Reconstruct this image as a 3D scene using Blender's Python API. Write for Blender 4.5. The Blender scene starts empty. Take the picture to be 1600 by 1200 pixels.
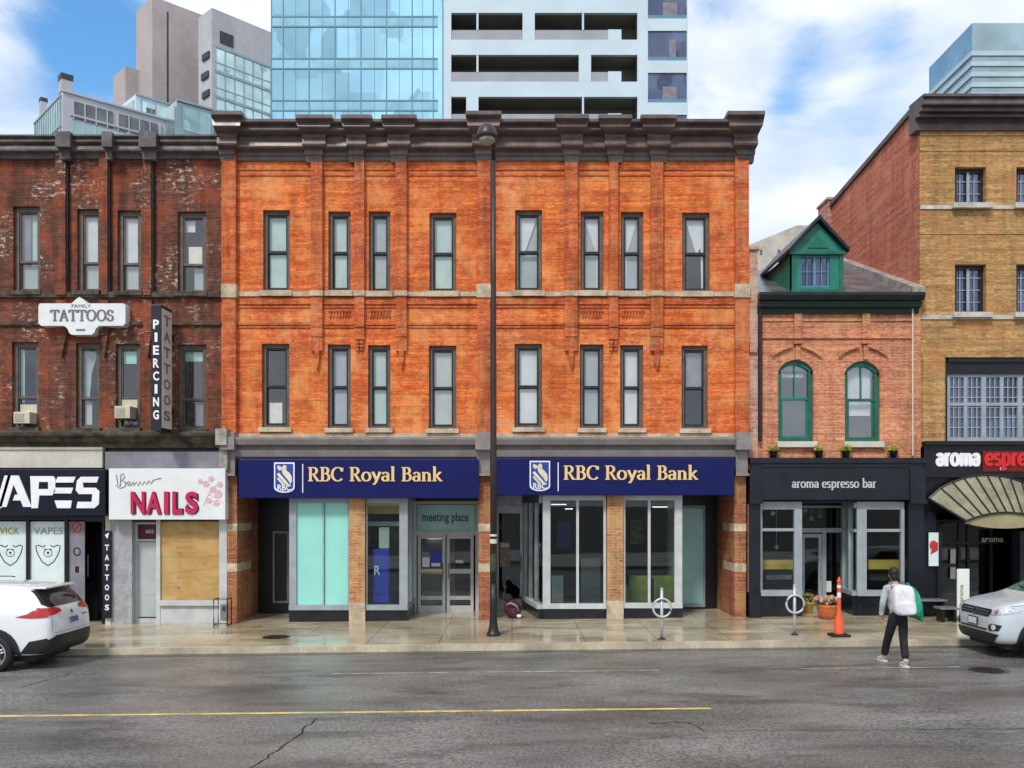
import bpy, bmesh, math, random
from mathutils import Vector, Matrix
from mathutils.bvhtree import BVHTree
R = math.radians
random.seed(7)
scene = bpy.context.scene
COL = scene.collection

# ------------------------------------------------------------------ camera
CAMH, CAMD, FPX = 3.05, 24.0, 1440.0        # eye height, distance to the street front, focal length in photo pixels
cam = bpy.data.cameras.new('camera'); camo = bpy.data.objects.new('camera', cam); COL.objects.link(camo)
camo.location = (0, -CAMD, CAMH); camo.rotation_euler = (R(90), 0, 0)
cam.sensor_width = 36; cam.lens = 36*FPX/1600; cam.shift_y = 185/1600
cam.clip_start = .1; cam.clip_end = 3000
scene.camera = camo
scene.view_settings.view_transform = 'Standard'; scene.view_settings.look = 'None'
scene.view_settings.gamma = 1; scene.view_settings.exposure = 0.86

# ------------------------------------------------------------------ sky + sun
SUN_EL, SUN_AZ = R(48), R(205)              # azimuth clockwise from +Y: behind the camera, a little to the left
world = bpy.data.worlds.new('World'); scene.world = world; world.use_nodes = True
wn, wl = world.node_tree.nodes, world.node_tree.links
wn.clear()
def WN(t, **k):
    n = wn.new(t)
    for a, b in k.items(): setattr(n, a, b)
    return n
w_out = WN('ShaderNodeOutputWorld'); w_bg = WN('ShaderNodeBackground'); w_bg2 = WN('ShaderNodeBackground'); w_mix = WN('ShaderNodeMixShader')
w_sky = WN('ShaderNodeTexSky', sky_type='NISHITA', sun_disc=False)
w_sky.sun_elevation = SUN_EL; w_sky.sun_rotation = SUN_AZ; w_sky.air_density = 1.3; w_sky.dust_density = .4; w_sky.ozone_density = 2.5
w_hsv = WN('ShaderNodeHueSaturation'); w_hsv.inputs['Saturation'].default_value = 1.3
wl.new(w_sky.outputs[0], w_hsv.inputs['Color']); wl.new(w_hsv.outputs[0], w_bg.inputs[0]); w_bg.inputs[1].default_value = 0.115
w_tc = WN('ShaderNodeTexCoord')
w_map = WN('ShaderNodeMapping'); w_map.inputs['Scale'].default_value = (1, 1, 2.1)
wl.new(w_tc.outputs['Generated'], w_map.inputs[0])
w_n = WN('ShaderNodeTexNoise'); w_n.inputs['Scale'].default_value = 4.2; w_n.inputs['Detail'].default_value = 9; w_n.inputs['Roughness'].default_value = .56; w_n.inputs['Distortion'].default_value = .35
wl.new(w_map.outputs[0], w_n.inputs['Vector'])
def wmath(op, a, b=None):
    n = WN('ShaderNodeMath', operation=op)
    for i, v in enumerate((a, b)):
        if v is None: continue
        if isinstance(v, (int, float)): n.inputs[i].default_value = v
        else: wl.new(v, n.inputs[i])
    return n.outputs[0]
def gap(px, py, rad, amt):                 # a thinner patch of cloud round one direction of the sky
    d = Vector(((px-800)/FPX, 1, (785-py)/FPX)).normalized()
    c = WN('ShaderNodeVectorMath', operation='DISTANCE'); c.inputs[1].default_value = d
    wl.new(w_tc.outputs['Generated'], c.inputs[0])
    m = WN('ShaderNodeMapRange', interpolation_type='SMOOTHSTEP'); m.inputs[1].default_value = 0; m.inputs[2].default_value = rad; m.inputs[3].default_value = amt; m.inputs[4].default_value = 0
    wl.new(c.outputs['Value'], m.inputs[0]); return m.outputs[0]
w_sum = wmath('ADD', w_n.outputs[0], .165)
for g in ((110, 40, .14, .20), (180, 120, .09, .15), (30, -40, .15, .06), (1130, 0, .07, .17), (1258, 92, .06, .21), (1385, 58, .06, .18), (1225, 160, .03, .12)):
    w_sum = wmath('SUBTRACT', w_sum, gap(*g))
w_rmp = WN('ShaderNodeMapRange', interpolation_type='SMOOTHSTEP'); w_rmp.inputs[1].default_value = .34; w_rmp.inputs[2].default_value = .62
wl.new(w_sum, w_rmp.inputs[0])
w_n2 = WN('ShaderNodeTexNoise'); w_n2.inputs['Scale'].default_value = 7; w_n2.inputs['Detail'].default_value = 6
wl.new(w_map.outputs[0], w_n2.inputs['Vector'])
w_cr = WN('ShaderNodeValToRGB')
w_cr.color_ramp.elements[0].position = .33; w_cr.color_ramp.elements[0].color = (.52, .62, .78, 1)
w_cr.color_ramp.elements[1].position = .62; w_cr.color_ramp.elements[1].color = (.80, .84, .90, 1)
wl.new(w_n2.outputs[0], w_cr.inputs[0]); wl.new(w_cr.outputs[0], w_bg2.inputs[0]); w_bg2.inputs[1].default_value = .70
wl.new(w_rmp.outputs[0], w_mix.inputs[0]); wl.new(w_bg.outputs[0], w_mix.inputs[1]); wl.new(w_bg2.outputs[0], w_mix.inputs[2])
wl.new(w_mix.outputs[0], w_out.inputs[0])

sun = bpy.data.lights.new('sun', 'SUN'); suno = bpy.data.objects.new('sun', sun); COL.objects.link(suno)
sun.energy = 1.5; sun.angle = R(10); sun.color = (1, .96, .9)
sd = Vector((math.sin(SUN_AZ)*math.cos(SUN_EL), math.cos(SUN_AZ)*math.cos(SUN_EL), math.sin(SUN_EL)))
suno.rotation_euler = (-sd).to_track_quat('-Z', 'Y').to_euler(); suno.location = (0, -20, 40)

# ------------------------------------------------------------------ units
def S(Y=0): return FPX/(CAMD+Y)
def PX(px, Y=0): return (px-800)/S(Y)
def PZ(py, Y=0): return CAMH+(785-py)/S(Y)
SLOPE = .011
def gz(x): return SLOPE*x                  # the street climbs gently to the right
ROADZ = -.13
def lin(c): c /= 255; return c/12.92 if c <= .04045 else ((c+.055)/1.055)**2.4
def RGB(r, g, b, k=1): return (lin(r)*k, lin(g)*k, lin(b)*k, 1)

# ------------------------------------------------------------------ materials
MATS = {}
class NT:
    def __init__(s, name):
        s.m = bpy.data.materials.new(name); s.m.use_nodes = True
        s.n, s.l = s.m.node_tree.nodes, s.m.node_tree.links
        s.n.clear(); s.out = s.n.new('ShaderNodeOutputMaterial'); s.b = s.n.new('ShaderNodeBsdfPrincipled')
        s.l.new(s.b.outputs[0], s.out.inputs[0]); MATS[name] = s.m
        s.tc = s.n.new('ShaderNodeTexCoord')
    def put(s, sock, v):
        if isinstance(v, bpy.types.NodeSocket): s.l.new(v, sock)
        else: sock.default_value = v
    def node(s, t, ins=None, **k):
        n = s.n.new(t)
        for a, b in k.items(): setattr(n, a, b)
        for a, b in (ins or {}).items(): s.put(n.inputs[a], b)
        return n
    def obj(s): return s.tc.outputs['Object']
    def noise(s, scale, detail=4, rough=.55, vec=None, stretch=None):
        v = vec or s.obj()
        if stretch: v = s.node('ShaderNodeMapping', {0: v, 'Scale': stretch}).outputs[0]
        return s.node('ShaderNodeTexNoise', {'Vector': v, 'Scale': scale, 'Detail': detail, 'Roughness': rough}).outputs[0]
    def ramp(s, f, a, b, lo=0., hi=1.):
        return s.node('ShaderNodeMapRange', {0: f, 1: a, 2: b, 3: lo, 4: hi}).outputs[0]
    def mix(s, f, a, b, mode='MIX'):
        n = s.n.new('ShaderNodeMix'); n.data_type = 'RGBA'; n.blend_type = mode
        s.put(n.inputs[0], f); s.put(n.inputs[6], a); s.put(n.inputs[7], b); return n.outputs[2]
    def math(s, op, a, b=0.): return s.node('ShaderNodeMath', {0: a, 1: b}, operation=op).outputs[0]
    def uvwall(s):                          # (x+y, z): runs along a wall whichever way it faces
        x = s.node('ShaderNodeSeparateXYZ', {0: s.obj()})
        return s.node('ShaderNodeCombineXYZ', {0: s.math('ADD', x.outputs[0], x.outputs[1]), 1: x.outputs[2]}).outputs[0]
    def bump(s, h, st=.3, d=.02):
        s.l.new(s.node('ShaderNodeBump', {'Height': h, 'Strength': st, 'Distance': d}).outputs[0], s.b.inputs['Normal'])
    def set(s, **k):
        for a, b in k.items(): s.put(s.b.inputs[a.replace('_', ' ')], b)
        return s
def M(n): return MATS[n]

def plain(name, c, rough=.6, var=.18, scale=3., metal=0., spec=.4, bump=0., fine=None, coat=0.):
    t = NT(name)
    n = t.ramp(t.noise(scale, 5), .36, .64, 1-var, 1+var*.6)
    if fine: n = t.math('MULTIPLY', n, t.ramp(t.noise(fine, 3), .3, .7, 1-var*.6, 1+var*.5))
    t.put(t.b.inputs['Base Color'], t.mix(1., c, n, 'MULTIPLY'))
    t.set(Roughness=t.ramp(t.noise(scale*2.3, 3), .3, .7, rough*.85, min(1, rough*1.15)), Metallic=metal, Specular_IOR_Level=spec)
    if coat: t.set(Coat_Weight=coat, Coat_Roughness=.06)
    if bump: t.bump(t.math('ADD', t.noise(scale*8, 4), t.math('MULTIPLY', t.noise(scale*2, 3), 2.)), bump, .012)
    return t.m

def brick(name, a, b, mortar, blotch=None, bl=(.55, .7), soot=.35, white=0., red=None, run=.3, bw=.215, bh=.075, streak=.25, warm=None):
    t = NT(name); v = t.uvwall()
    bt = t.node('ShaderNodeTexBrick', {'Vector': v, 'Color1': a, 'Color2': b, 'Mortar': mortar, 'Scale': 1., 'Mortar Size': .0075, 'Mortar Smooth': .3, 'Bias': -.1, 'Brick Width': bw, 'Row Height': bh})
    c = bt.outputs[0]
    if warm: c = t.mix(t.ramp(t.noise(.5, 4, .6), .42, .66), c, t.mix(1., c, warm, 'MULTIPLY'))
    # courses: rows of slightly different firing
    row = t.noise(1., 3, .6, v, (.35, 9., 1)); c = t.mix(1., c, t.ramp(row, .36, .64, 1-streak, 1+streak*.7), 'MULTIPLY')
    sp = t.noise(1., 2, .5, v, (9., 22., 1)); c = t.mix(1., c, t.ramp(sp, .36, .64, .76, 1.2), 'MULTIPLY')
    if blotch: c = t.mix(t.math('MULTIPLY', t.ramp(t.noise(1.1, 6, .62), bl[0], bl[1]), .8), c, blotch)
    if red: c = t.mix(t.math('MULTIPLY', t.ramp(t.noise(1.7, 7, .7, None, (1, 1, 1.8)), .50, .64), .75), c, red)
    if run: c = t.mix(1., c, t.ramp(t.noise(1., 5, .6, v, (4.5, .30, 1)), .46, .66, 1., 1-run), 'MULTIPLY')
    if soot: c = t.mix(t.ramp(t.noise(.8, 6, .65, None, (1.6, 1.6, .5)), .5, .78, 0., soot), c, (.03, .025, .02, 1))
    if white:
        f = t.math('MULTIPLY', t.ramp(t.noise(.75, 4, .6), .50, .60), t.ramp(t.noise(6., 5, .75, v, (1, 1.8, 1)), .53, .63))
        c = t.mix(t.math('MULTIPLY', f, white), c, (.55, .50, .42, 1))
    t.put(t.b.inputs['Base Color'], c)
    t.set(Roughness=.82, Specular_IOR_Level=.25)
    t.bump(t.math('ADD', t.math('MULTIPLY', bt.outputs['Fac'], -1.), t.math('MULTIPLY', t.noise(30, 3), .5)), .5, .012)
    return t.m

brick('orange_brick', (.78, .175, .038, 1), (.62, .102, .022, 1), (.46, .17, .075, 1), (.80, .31, .10, 1), (.48, .62), .26, .45, streak=.30, warm=(1.08, 1.28, 1.1, 1), red=(.48, .06, .014, 1), run=.18)
brick('orange_brick_worn', (.68, .15, .04, 1), (.52, .095, .025, 1), (.46, .2, .1, 1), (.60, .25, .09, 1), (.52, .68), .35, .25, red=(.36, .045, .015, 1), run=.35)
brick('tan_brick', (.50, .23, .085, 1), (.40, .14, .05, 1), (.52, .38, .24, 1), (.56, .36, .17, 1), (.46, .6), .25, .6)
brick('pier_brick', (.40, .125, .05, 1), (.30, .085, .038, 1), (.34, .22, .14, 1), (.42, .24, .10, 1), (.5, .62), .3, .3)
brick('brown_brick', (.20, .062, .034, 1), (.11, .035, .023, 1), (.16, .095, .07, 1), (.32, .072, .028, 1), (.48, .60), .7, .95, red=(.085, .036, .025, 1), run=.4)
brick('pink_brick', (.66, .25, .125, 1), (.52, .155, .08, 1), (.54, .36, .24, 1), (.64, .36, .16, 1), (.54, .68), .15, .35)
brick('pale_pink_brick', (.55, .27, .20, 1), (.42, .17, .12, 1), (.5, .38, .3, 1), (.55, .4, .3, 1), (.45, .62), .2, .6)
brick('yellow_brick', (.50, .285, .105, 1), (.36, .18, .065, 1), (.40, .28, .14, 1), (.48, .21, .07, 1), (.52, .66), .25, .15, run=.2)
brick('red_side_brick', (.56, .16, .095, 1), (.46, .115, .07, 1), (.48, .24, .17, 1), (.6, .26, .15, 1), (.5, .66), .18, .35, run=.2)
plain('sandstone', (.50, .40, .28, 1), .85, .3, 4, bump=.3, fine=25)
plain('grey_stone', (.36, .33, .29, 1), .85, .35, 4, bump=.3, fine=22)
plain('mossy_stone', (.085, .07, .05, 1), .9, .6, 3, bump=.5, fine=18)
plain('cornice_paint', (.125, .093, .088, 1), .36, .3, 2.5, spec=.5, fine=14)
plain('cornice_dark', (.105, .085, .088, 1), .5, .3, 2.5, fine=14)
plain('old_cornice', (.115, .095, .095, 1), .55, .4, 2.5, fine=14)
plain('dark_strip', (.022, .017, .015, 1), .8, .4, 3)
plain('jamb_paint', (.125, .098, .085, 1), .6, .25, 5)
plain('sash_black', (.022, .02, .022, 1), .4, .2, 5)
plain('shop_trim', (.24, .215, .205, 1), .45, .15, 2.5, fine=12)
plain('shop_grey', (.30, .335, .36, 1), .38, .12, 3, spec=.5)
plain('shop_pale', (.50, .52, .52, 1), .38, .12, 3)
plain('black_tile', (.010, .012, .015, 1), .22, .4, 3, spec=.4)
plain('charcoal_paint', (.011, .013, .020, 1), .36, .3, 2.5, spec=.35)
plain('black_paint', (.006, .007, .009, 1), .35, .3, 3)
plain('bank_blue', (.0015, .0045, .085, 1), .32, .12, 1.2, spec=.3)
plain('banner_blue', (.02, .04, .42, 1), .4, .2, 2)
plain('gold_letter', (.78, .54, .24, 1), .4, .1, 4)
plain('pale_gold', (.74, .68, .50, 1), .4, .12, 6)
plain('crest_blue', (.02, .06, .32, 1), .35, .1, 3)
plain('white_letter', (.80, .80, .82, 1), .4, .06, 4)
plain('cream_paint', (.56, .53, .46, 1), .6, .12, 2.5, fine=14)
plain('sign_white', (.72, .74, .74, 1), .4, .05, 3)
plain('sign_mint', (.66, .76, .76, 1), .4, .06, 3)
plain('navy_letter', (.045, .05, .10, 1), .5, .1, 4)
plain('dark_sign', (.012, .012, .024, 1), .4, .2, 3)
plain('vape_black', (.004, .007, .016, 1), .3, .2, 2, spec=.3)
plain('nails_pink', (.50, .012, .085, 1), .35, .1, 3)
plain('maroon', (.10, .008, .025, 1), .5, .1, 3)
plain('flower_pink', (.66, .42, .44, 1), .5, .1, 3)
plain('script_grey', (.16, .15, .18, 1), .5, .1, 3)
plain('red_letter', (.62, .02, .02, 1), .35, .1, 3)
plain('red_print', (.50, .03, .03, 1), .45, .3, 8)
plain('mint_film', (.29, .68, .59, 1), .32, .06, 1.2, spec=.5)
plain('mint_glaze', (.34, .62, .59, 1), .15, .12, 1.5, spec=.5)
plain('film_white', (.42, .47, .45, 1), .3, .12, 1.5)
plain('film_grey', (.22, .21, .24, 1), .3, .2, 2)
plain('blind_mint', (.40, .52, .47, 1), .7, .10, 2.5)
plain('blind_grey', (.32, .37, .38, 1), .7, .12, 2.5)
plain('curtain_white', (.58, .62, .62, 1), .8, .08, 2.5)
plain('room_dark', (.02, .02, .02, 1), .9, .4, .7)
plain('room_floor', (.10, .095, .09, 1), .6, .3, 1)
plain('wood_yellow', (.62, .36, .07, 1), .5, .2, 3)
plain('steel_grey', (.30, .31, .32, 1), .35, .15, 4, metal=.6)
plain('galvanised', (.52, .54, .55, 1), .4, .15, 6, metal=.3)
plain('iron_brown', (.030, .017, .015, 1), .42, .3, 3, spec=.5, fine=18)
plain('iron_black', (.012, .012, .013, 1), .45, .3, 5)
plain('lens_grey', (.32, .31, .24, 1), .25, .3, 9)
plain('green_paint', (.012, .125, .085, 1), .42, .2, 3, fine=14)
plain('green_bright', (.015, .185, .13, 1), .42, .2, 3, fine=14)
plain('green_dark', (.006, .028, .02, 1), .4, .2, 3)
plain('slate', (.125, .14, .155, 1), .28, .4, 1.6, spec=.6, fine=10)
plain('gutter_black', (.012, .015, .016, 1), .35, .3, 3)
plain('ac_cream', (.56, .52, .40, 1), .5, .15, 4)
plain('ac_grille', (.26, .25, .22, 1), .5, .2, 9)
plain('concrete_tower', (.43, .375, .36, 1), .8, .1, .25, fine=1.5)
plain('concrete_pale', (.46, .45, .47, 1), .8, .1, .25, fine=1.5)
plain('concrete_lilac', (.50, .50, .55, 1), .8, .1, .25)
plain('panel_white', (.55, .66, .73, 1), .35, .06, .4, spec=.5)
plain('loggia_dark', (.19, .19, .17, 1), .8, .15, .5)
plain('parapet_grey', (.34, .35, .39, 1), .35, .1, .6)
plain('mullion_blue', (.10, .25, .34, 1), .4, .1, 1)
plain('tower_trim', (.30, .40, .43, 1), .5, .1, 1)
plain('louvre_dark', (.05, .05, .06, 1), .6, .2, 2)
plain('car_white', (.74, .75, .76, 1), .28, .03, 2, coat=.8)
plain('car_silver', (.55, .60, .64, 1), .26, .04, 2, metal=.15, coat=.8)
plain('car_plastic', (.016, .018, .019, 1), .5, .2, 6)
plain('car_glass', (.010, .012, .014, 1), .06, .1, 2, spec=.35)
plain('car_glass_green', (.05, .12, .10, 1), .06, .1, 2, spec=.7)
plain('rubber', (.011, .011, .012, 1), .7, .2, 8)
plain('alloy', (.45, .46, .47, 1), .3, .1, 6, metal=.7)
plain('lamp_red', (.42, .025, .02, 1), .15, .3, 6, spec=.6)
plain('lamp_dark_red', (.12, .008, .01, 1), .15, .3, 6, spec=.6)
plain('lamp_clear', (.48, .54, .58, 1), .12, .4, 9, spec=.7)
plain('chrome', (.62, .63, .65, 1), .15, .1, 6, metal=.9)
plain('plate_white', (.58, .62, .70, 1), .4, .06, 6)
plain('plate_blue', (.07, .11, .25, 1), .4, .1, 6)
plain('safety_orange', (.78, .10, .03, 1), .45, .15, 6)
plain('reflect_white', (.78, .74, .72, 1), .35, .08, 6)
plain('terracotta', (.50, .13, .035, 1), .6, .3, 14, bump=.4)
plain('petal_pink', (.50, .26, .20, 1), .6, .3, 12)
plain('faded_green', (.035, .055, .02, 1), .6, .5, 9)
plain('leaf_green', (.06, .12, .025, 1), .6, .4, 12)
plain('leaf_yellow', (.34, .34, .03, 1), .6, .4, 12)
plain('skin', (.42, .24, .16, 1), .55, .1, 8)
plain('hair_black', (.012, .010, .010, 1), .5, .3, 20)
plain('cloth_grey', (.40, .43, .44, 1), .85, .25, 7, bump=.6)
plain('cloth_black', (.014, .012, .017, 1), .85, .3, 7, bump=.2)
plain('cloth_white', (.68, .65, .68, 1), .75, .16, 6, bump=.5)
plain('cloth_green', (.012, .30, .155, 1), .45, .4, 5, bump=.6)
plain('shoe_cream', (.62, .54, .40, 1), .6, .1, 8)
plain('plum_cloth', (.075, .012, .03, 1), .75, .5, 9, bump=.3)
plain('paper', (.64, .62, .56, 1), .7, .08, 6)
plain('poster_tan', (.30, .22, .17, 1), .5, .5, 9)
plain('olive_cloth', (.20, .21, .03, 1), .8, .2, 5)
plain('awning_cream', (.24, .235, .155, 1), .3, .25, 3, spec=.5, fine=16)
plain('awning_under', (.36, .31, .18, 1), .5, .15, 3)
plain('pavement_stone', (.30, .27, .20, 1), .5, .2, 1)
plain('line_white', (.42, .42, .38, 1), .35, .5, 3, fine=14)
plain('line_yellow', (.66, .52, .16, 1), .35, .35, 3, fine=14)

def glassy(name, tint=(.92, .96, .96, 1), strength=1., rough=.0, ior=.05):
    t = NT(name); t.n.remove(t.b)
    tr = t.node('ShaderNodeBsdfTransparent', {0: tint}); gl = t.node('ShaderNodeBsdfGlossy', {0: (strength, strength, strength, 1), 'Roughness': rough})
    nz = t.node('ShaderNodeBump', {'Height': t.noise(.8, 1), 'Strength': .02, 'Distance': .05}); t.l.new(nz.outputs[0], gl.inputs['Normal'])
    fr = t.math('POWER', t.node('ShaderNodeLayerWeight', {'Blend': .5}).outputs['Facing'], 5.)
    fr = t.math('ADD', t.math('MULTIPLY', fr, 1-ior), ior)
    mx = t.node('ShaderNodeMixShader', {0: fr, 1: tr.outputs[0], 2: gl.outputs[0]})
    t.l.new(mx.outputs[0], t.out.inputs[0]); return t.m
glassy('window_glass', (.985, .99, .99, 1), ior=.13)
glassy('shop_glass', (.80, .88, .86, 1), ior=.035)
def mirror_glass(name, c, rough, var, scale, stretch):
    t = NT(name)
    v = t.node('ShaderNodeMapping', {0: t.obj(), 'Scale': stretch}).outputs[0]
    vor = t.node('ShaderNodeTexVoronoi', {'Vector': v, 'Scale': 1.}, feature='F1', distance='CHEBYCHEV')
    f = t.node('ShaderNodeSeparateColor', {0: vor.outputs['Color']}).outputs[0]
    n = t.math('MULTIPLY', t.ramp(f, 0., 1., 1-var, 1+var*.5), t.ramp(t.noise(scale, 4), .3, .7, .8, 1.15))
    t.put(t.b.inputs['Base Color'], t.mix(1., c, n, 'MULTIPLY'))
    t.set(Roughness=rough, Metallic=.75, Specular_IOR_Level=.6)
    t.bump(t.noise(.35, 2), .12, .15); return t.m
mirror_glass('curtain_glass', (.40, .71, .86, 1), .05, .30, .16, (.54, .54, .33))
mirror_glass('tower_window', (.14, .17, .26, 1), .08, .5, .4, (.9, .9, .6))
mirror_glass('mint_window', (.55, .74, .72, 1), .1, .25, .3, (.5, .5, .4))
mirror_glass('teal_glass', (.42, .53, .54, 1), .12, .1, .1, (.2, .2, .25))

t = NT('tube_light'); t.set(Base_Color=(1, 1, 1, 1), Emission_Color=(1, .96, .86, 1), Emission_Strength=.9)
# wet ground
t = NT('asphalt_wet')
big = t.noise(.38, 5, .6, None, (.7, 1.3, 1)); fine = t.noise(24, 4, .7)
c = t.mix(t.ramp(big, .38, .62), (.108, .106, .100, 1), (.205, .199, .188, 1))
c = t.mix(t.ramp(t.noise(.8, 4, .6, None, (.5, 1.6, 1)), .52, .64, 0., .7), c, (.062, .056, .053, 1))
c = t.mix(1., c, t.ramp(fine, .40, .60, .55, 1.5), 'MULTIPLY')
c = t.mix(t.ramp(t.noise(.6, 3, .5, None, (.35, 1.5, 1)), .52, .66, 0., .28), c, (.20, .15, .13, 1))
t.put(t.b.inputs['Base Color'], c)
t.set(Roughness=t.ramp(t.noise(.5, 5, .6, None, (.5, 1.7, 1)), .42, .58, .10, .42), Specular_IOR_Level=.5)
t.bump(t.math('ADD', fine, t.math('MULTIPLY', t.noise(110, 2), .6)), .5, .014)
t = NT('paving_wet')
x = t.node('ShaderNodeSeparateXYZ', {0: t.obj()})
bt = t.node('ShaderNodeTexBrick', {'Vector': t.obj(), 'Color1': (1, 1, 1, 1), 'Color2': (.9, .9, .88, 1), 'Mortar': (.42, .40, .36, 1), 'Scale': 1., 'Mortar Size': .012, 'Brick Width': 1.6, 'Row Height': 1.5, 'Mortar Smooth': .2}, offset=0)
c = t.mix(t.ramp(t.noise(.45, 5, .6), .40, .60), (.41, .345, .22, 1), (.54, .47, .345, 1))
c = t.mix(t.ramp(t.noise(.8, 5, .6, None, (.6, 1.6, 1)), .50, .62, 0., .75), c, (.25, .20, .115, 1))
c = t.mix(1., c, bt.outputs[0], 'MULTIPLY'); c = t.mix(1., c, t.ramp(t.noise(30, 3), .3, .7, .8, 1.15), 'MULTIPLY')
t.put(t.b.inputs['Base Color'], c)
t.set(Roughness=t.ramp(t.noise(.6, 5, .6, None, (.7, 1.5, 1)), .42, .60, .04, .30), Specular_IOR_Level=.65)
t.bump(t.noise(26, 3), .12, .01)
plain('gutter_wet', (.045, .042, .038, 1), .22, .4, 1.5, fine=20)
plain('kerb_stone', (.48, .42, .31, 1), .4, .3, 1.6, fine=18)
plain('earth', (.10, .095, .085, 1), .9, .3, .1)
t = NT('plywood')
c = t.mix(t.ramp(t.noise(1.4, 5, .6, None, (.6, 1, 2.4)), .35, .65), (.50, .27, .085, 1), (.40, .27, .09, 1))
c = t.mix(t.ramp(t.noise(1.6, 5, .6, None, (.8, 1, 7)), .47, .62, 0., .6), c, (.34, .16, .045, 1))
c = t.mix(t.ramp(t.noise(1.1, 4, .6), .5, .62, 0., .55), c, (.52, .38, .17, 1)); c = t.mix(t.ramp(t.noise(5., 4, .7), .60, .68, 0., .7), c, (.16, .08, .03, 1))
t.put(t.b.inputs['Base Color'], c); t.set(Roughness=.65)

# ------------------------------------------------------------------ objects
def tag(o, label=None, cat=None, group=None, kind=None):
    if label: o['label'] = label
    if cat: o['category'] = cat
    if group: o['group'] = group
    if kind: o['kind'] = kind
    return o
def thing(name, label, cat, loc=(0, 0, 0), group=None, rz=0):
    o = bpy.data.objects.new(name, None); COL.objects.link(o); o.empty_display_size = .2
    o.location = loc; o.rotation_euler.z = rz
    return tag(o, label, cat, group)
def origin(p):
    while p.parent: p = p.parent
    return p.location.copy()
def copy_tree(o, parent=None):
    kids = list(o.children); c = o.copy(); COL.objects.link(c)
    if parent: c.parent = parent
    for k in kids: copy_tree(k, c)
    return c

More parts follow.
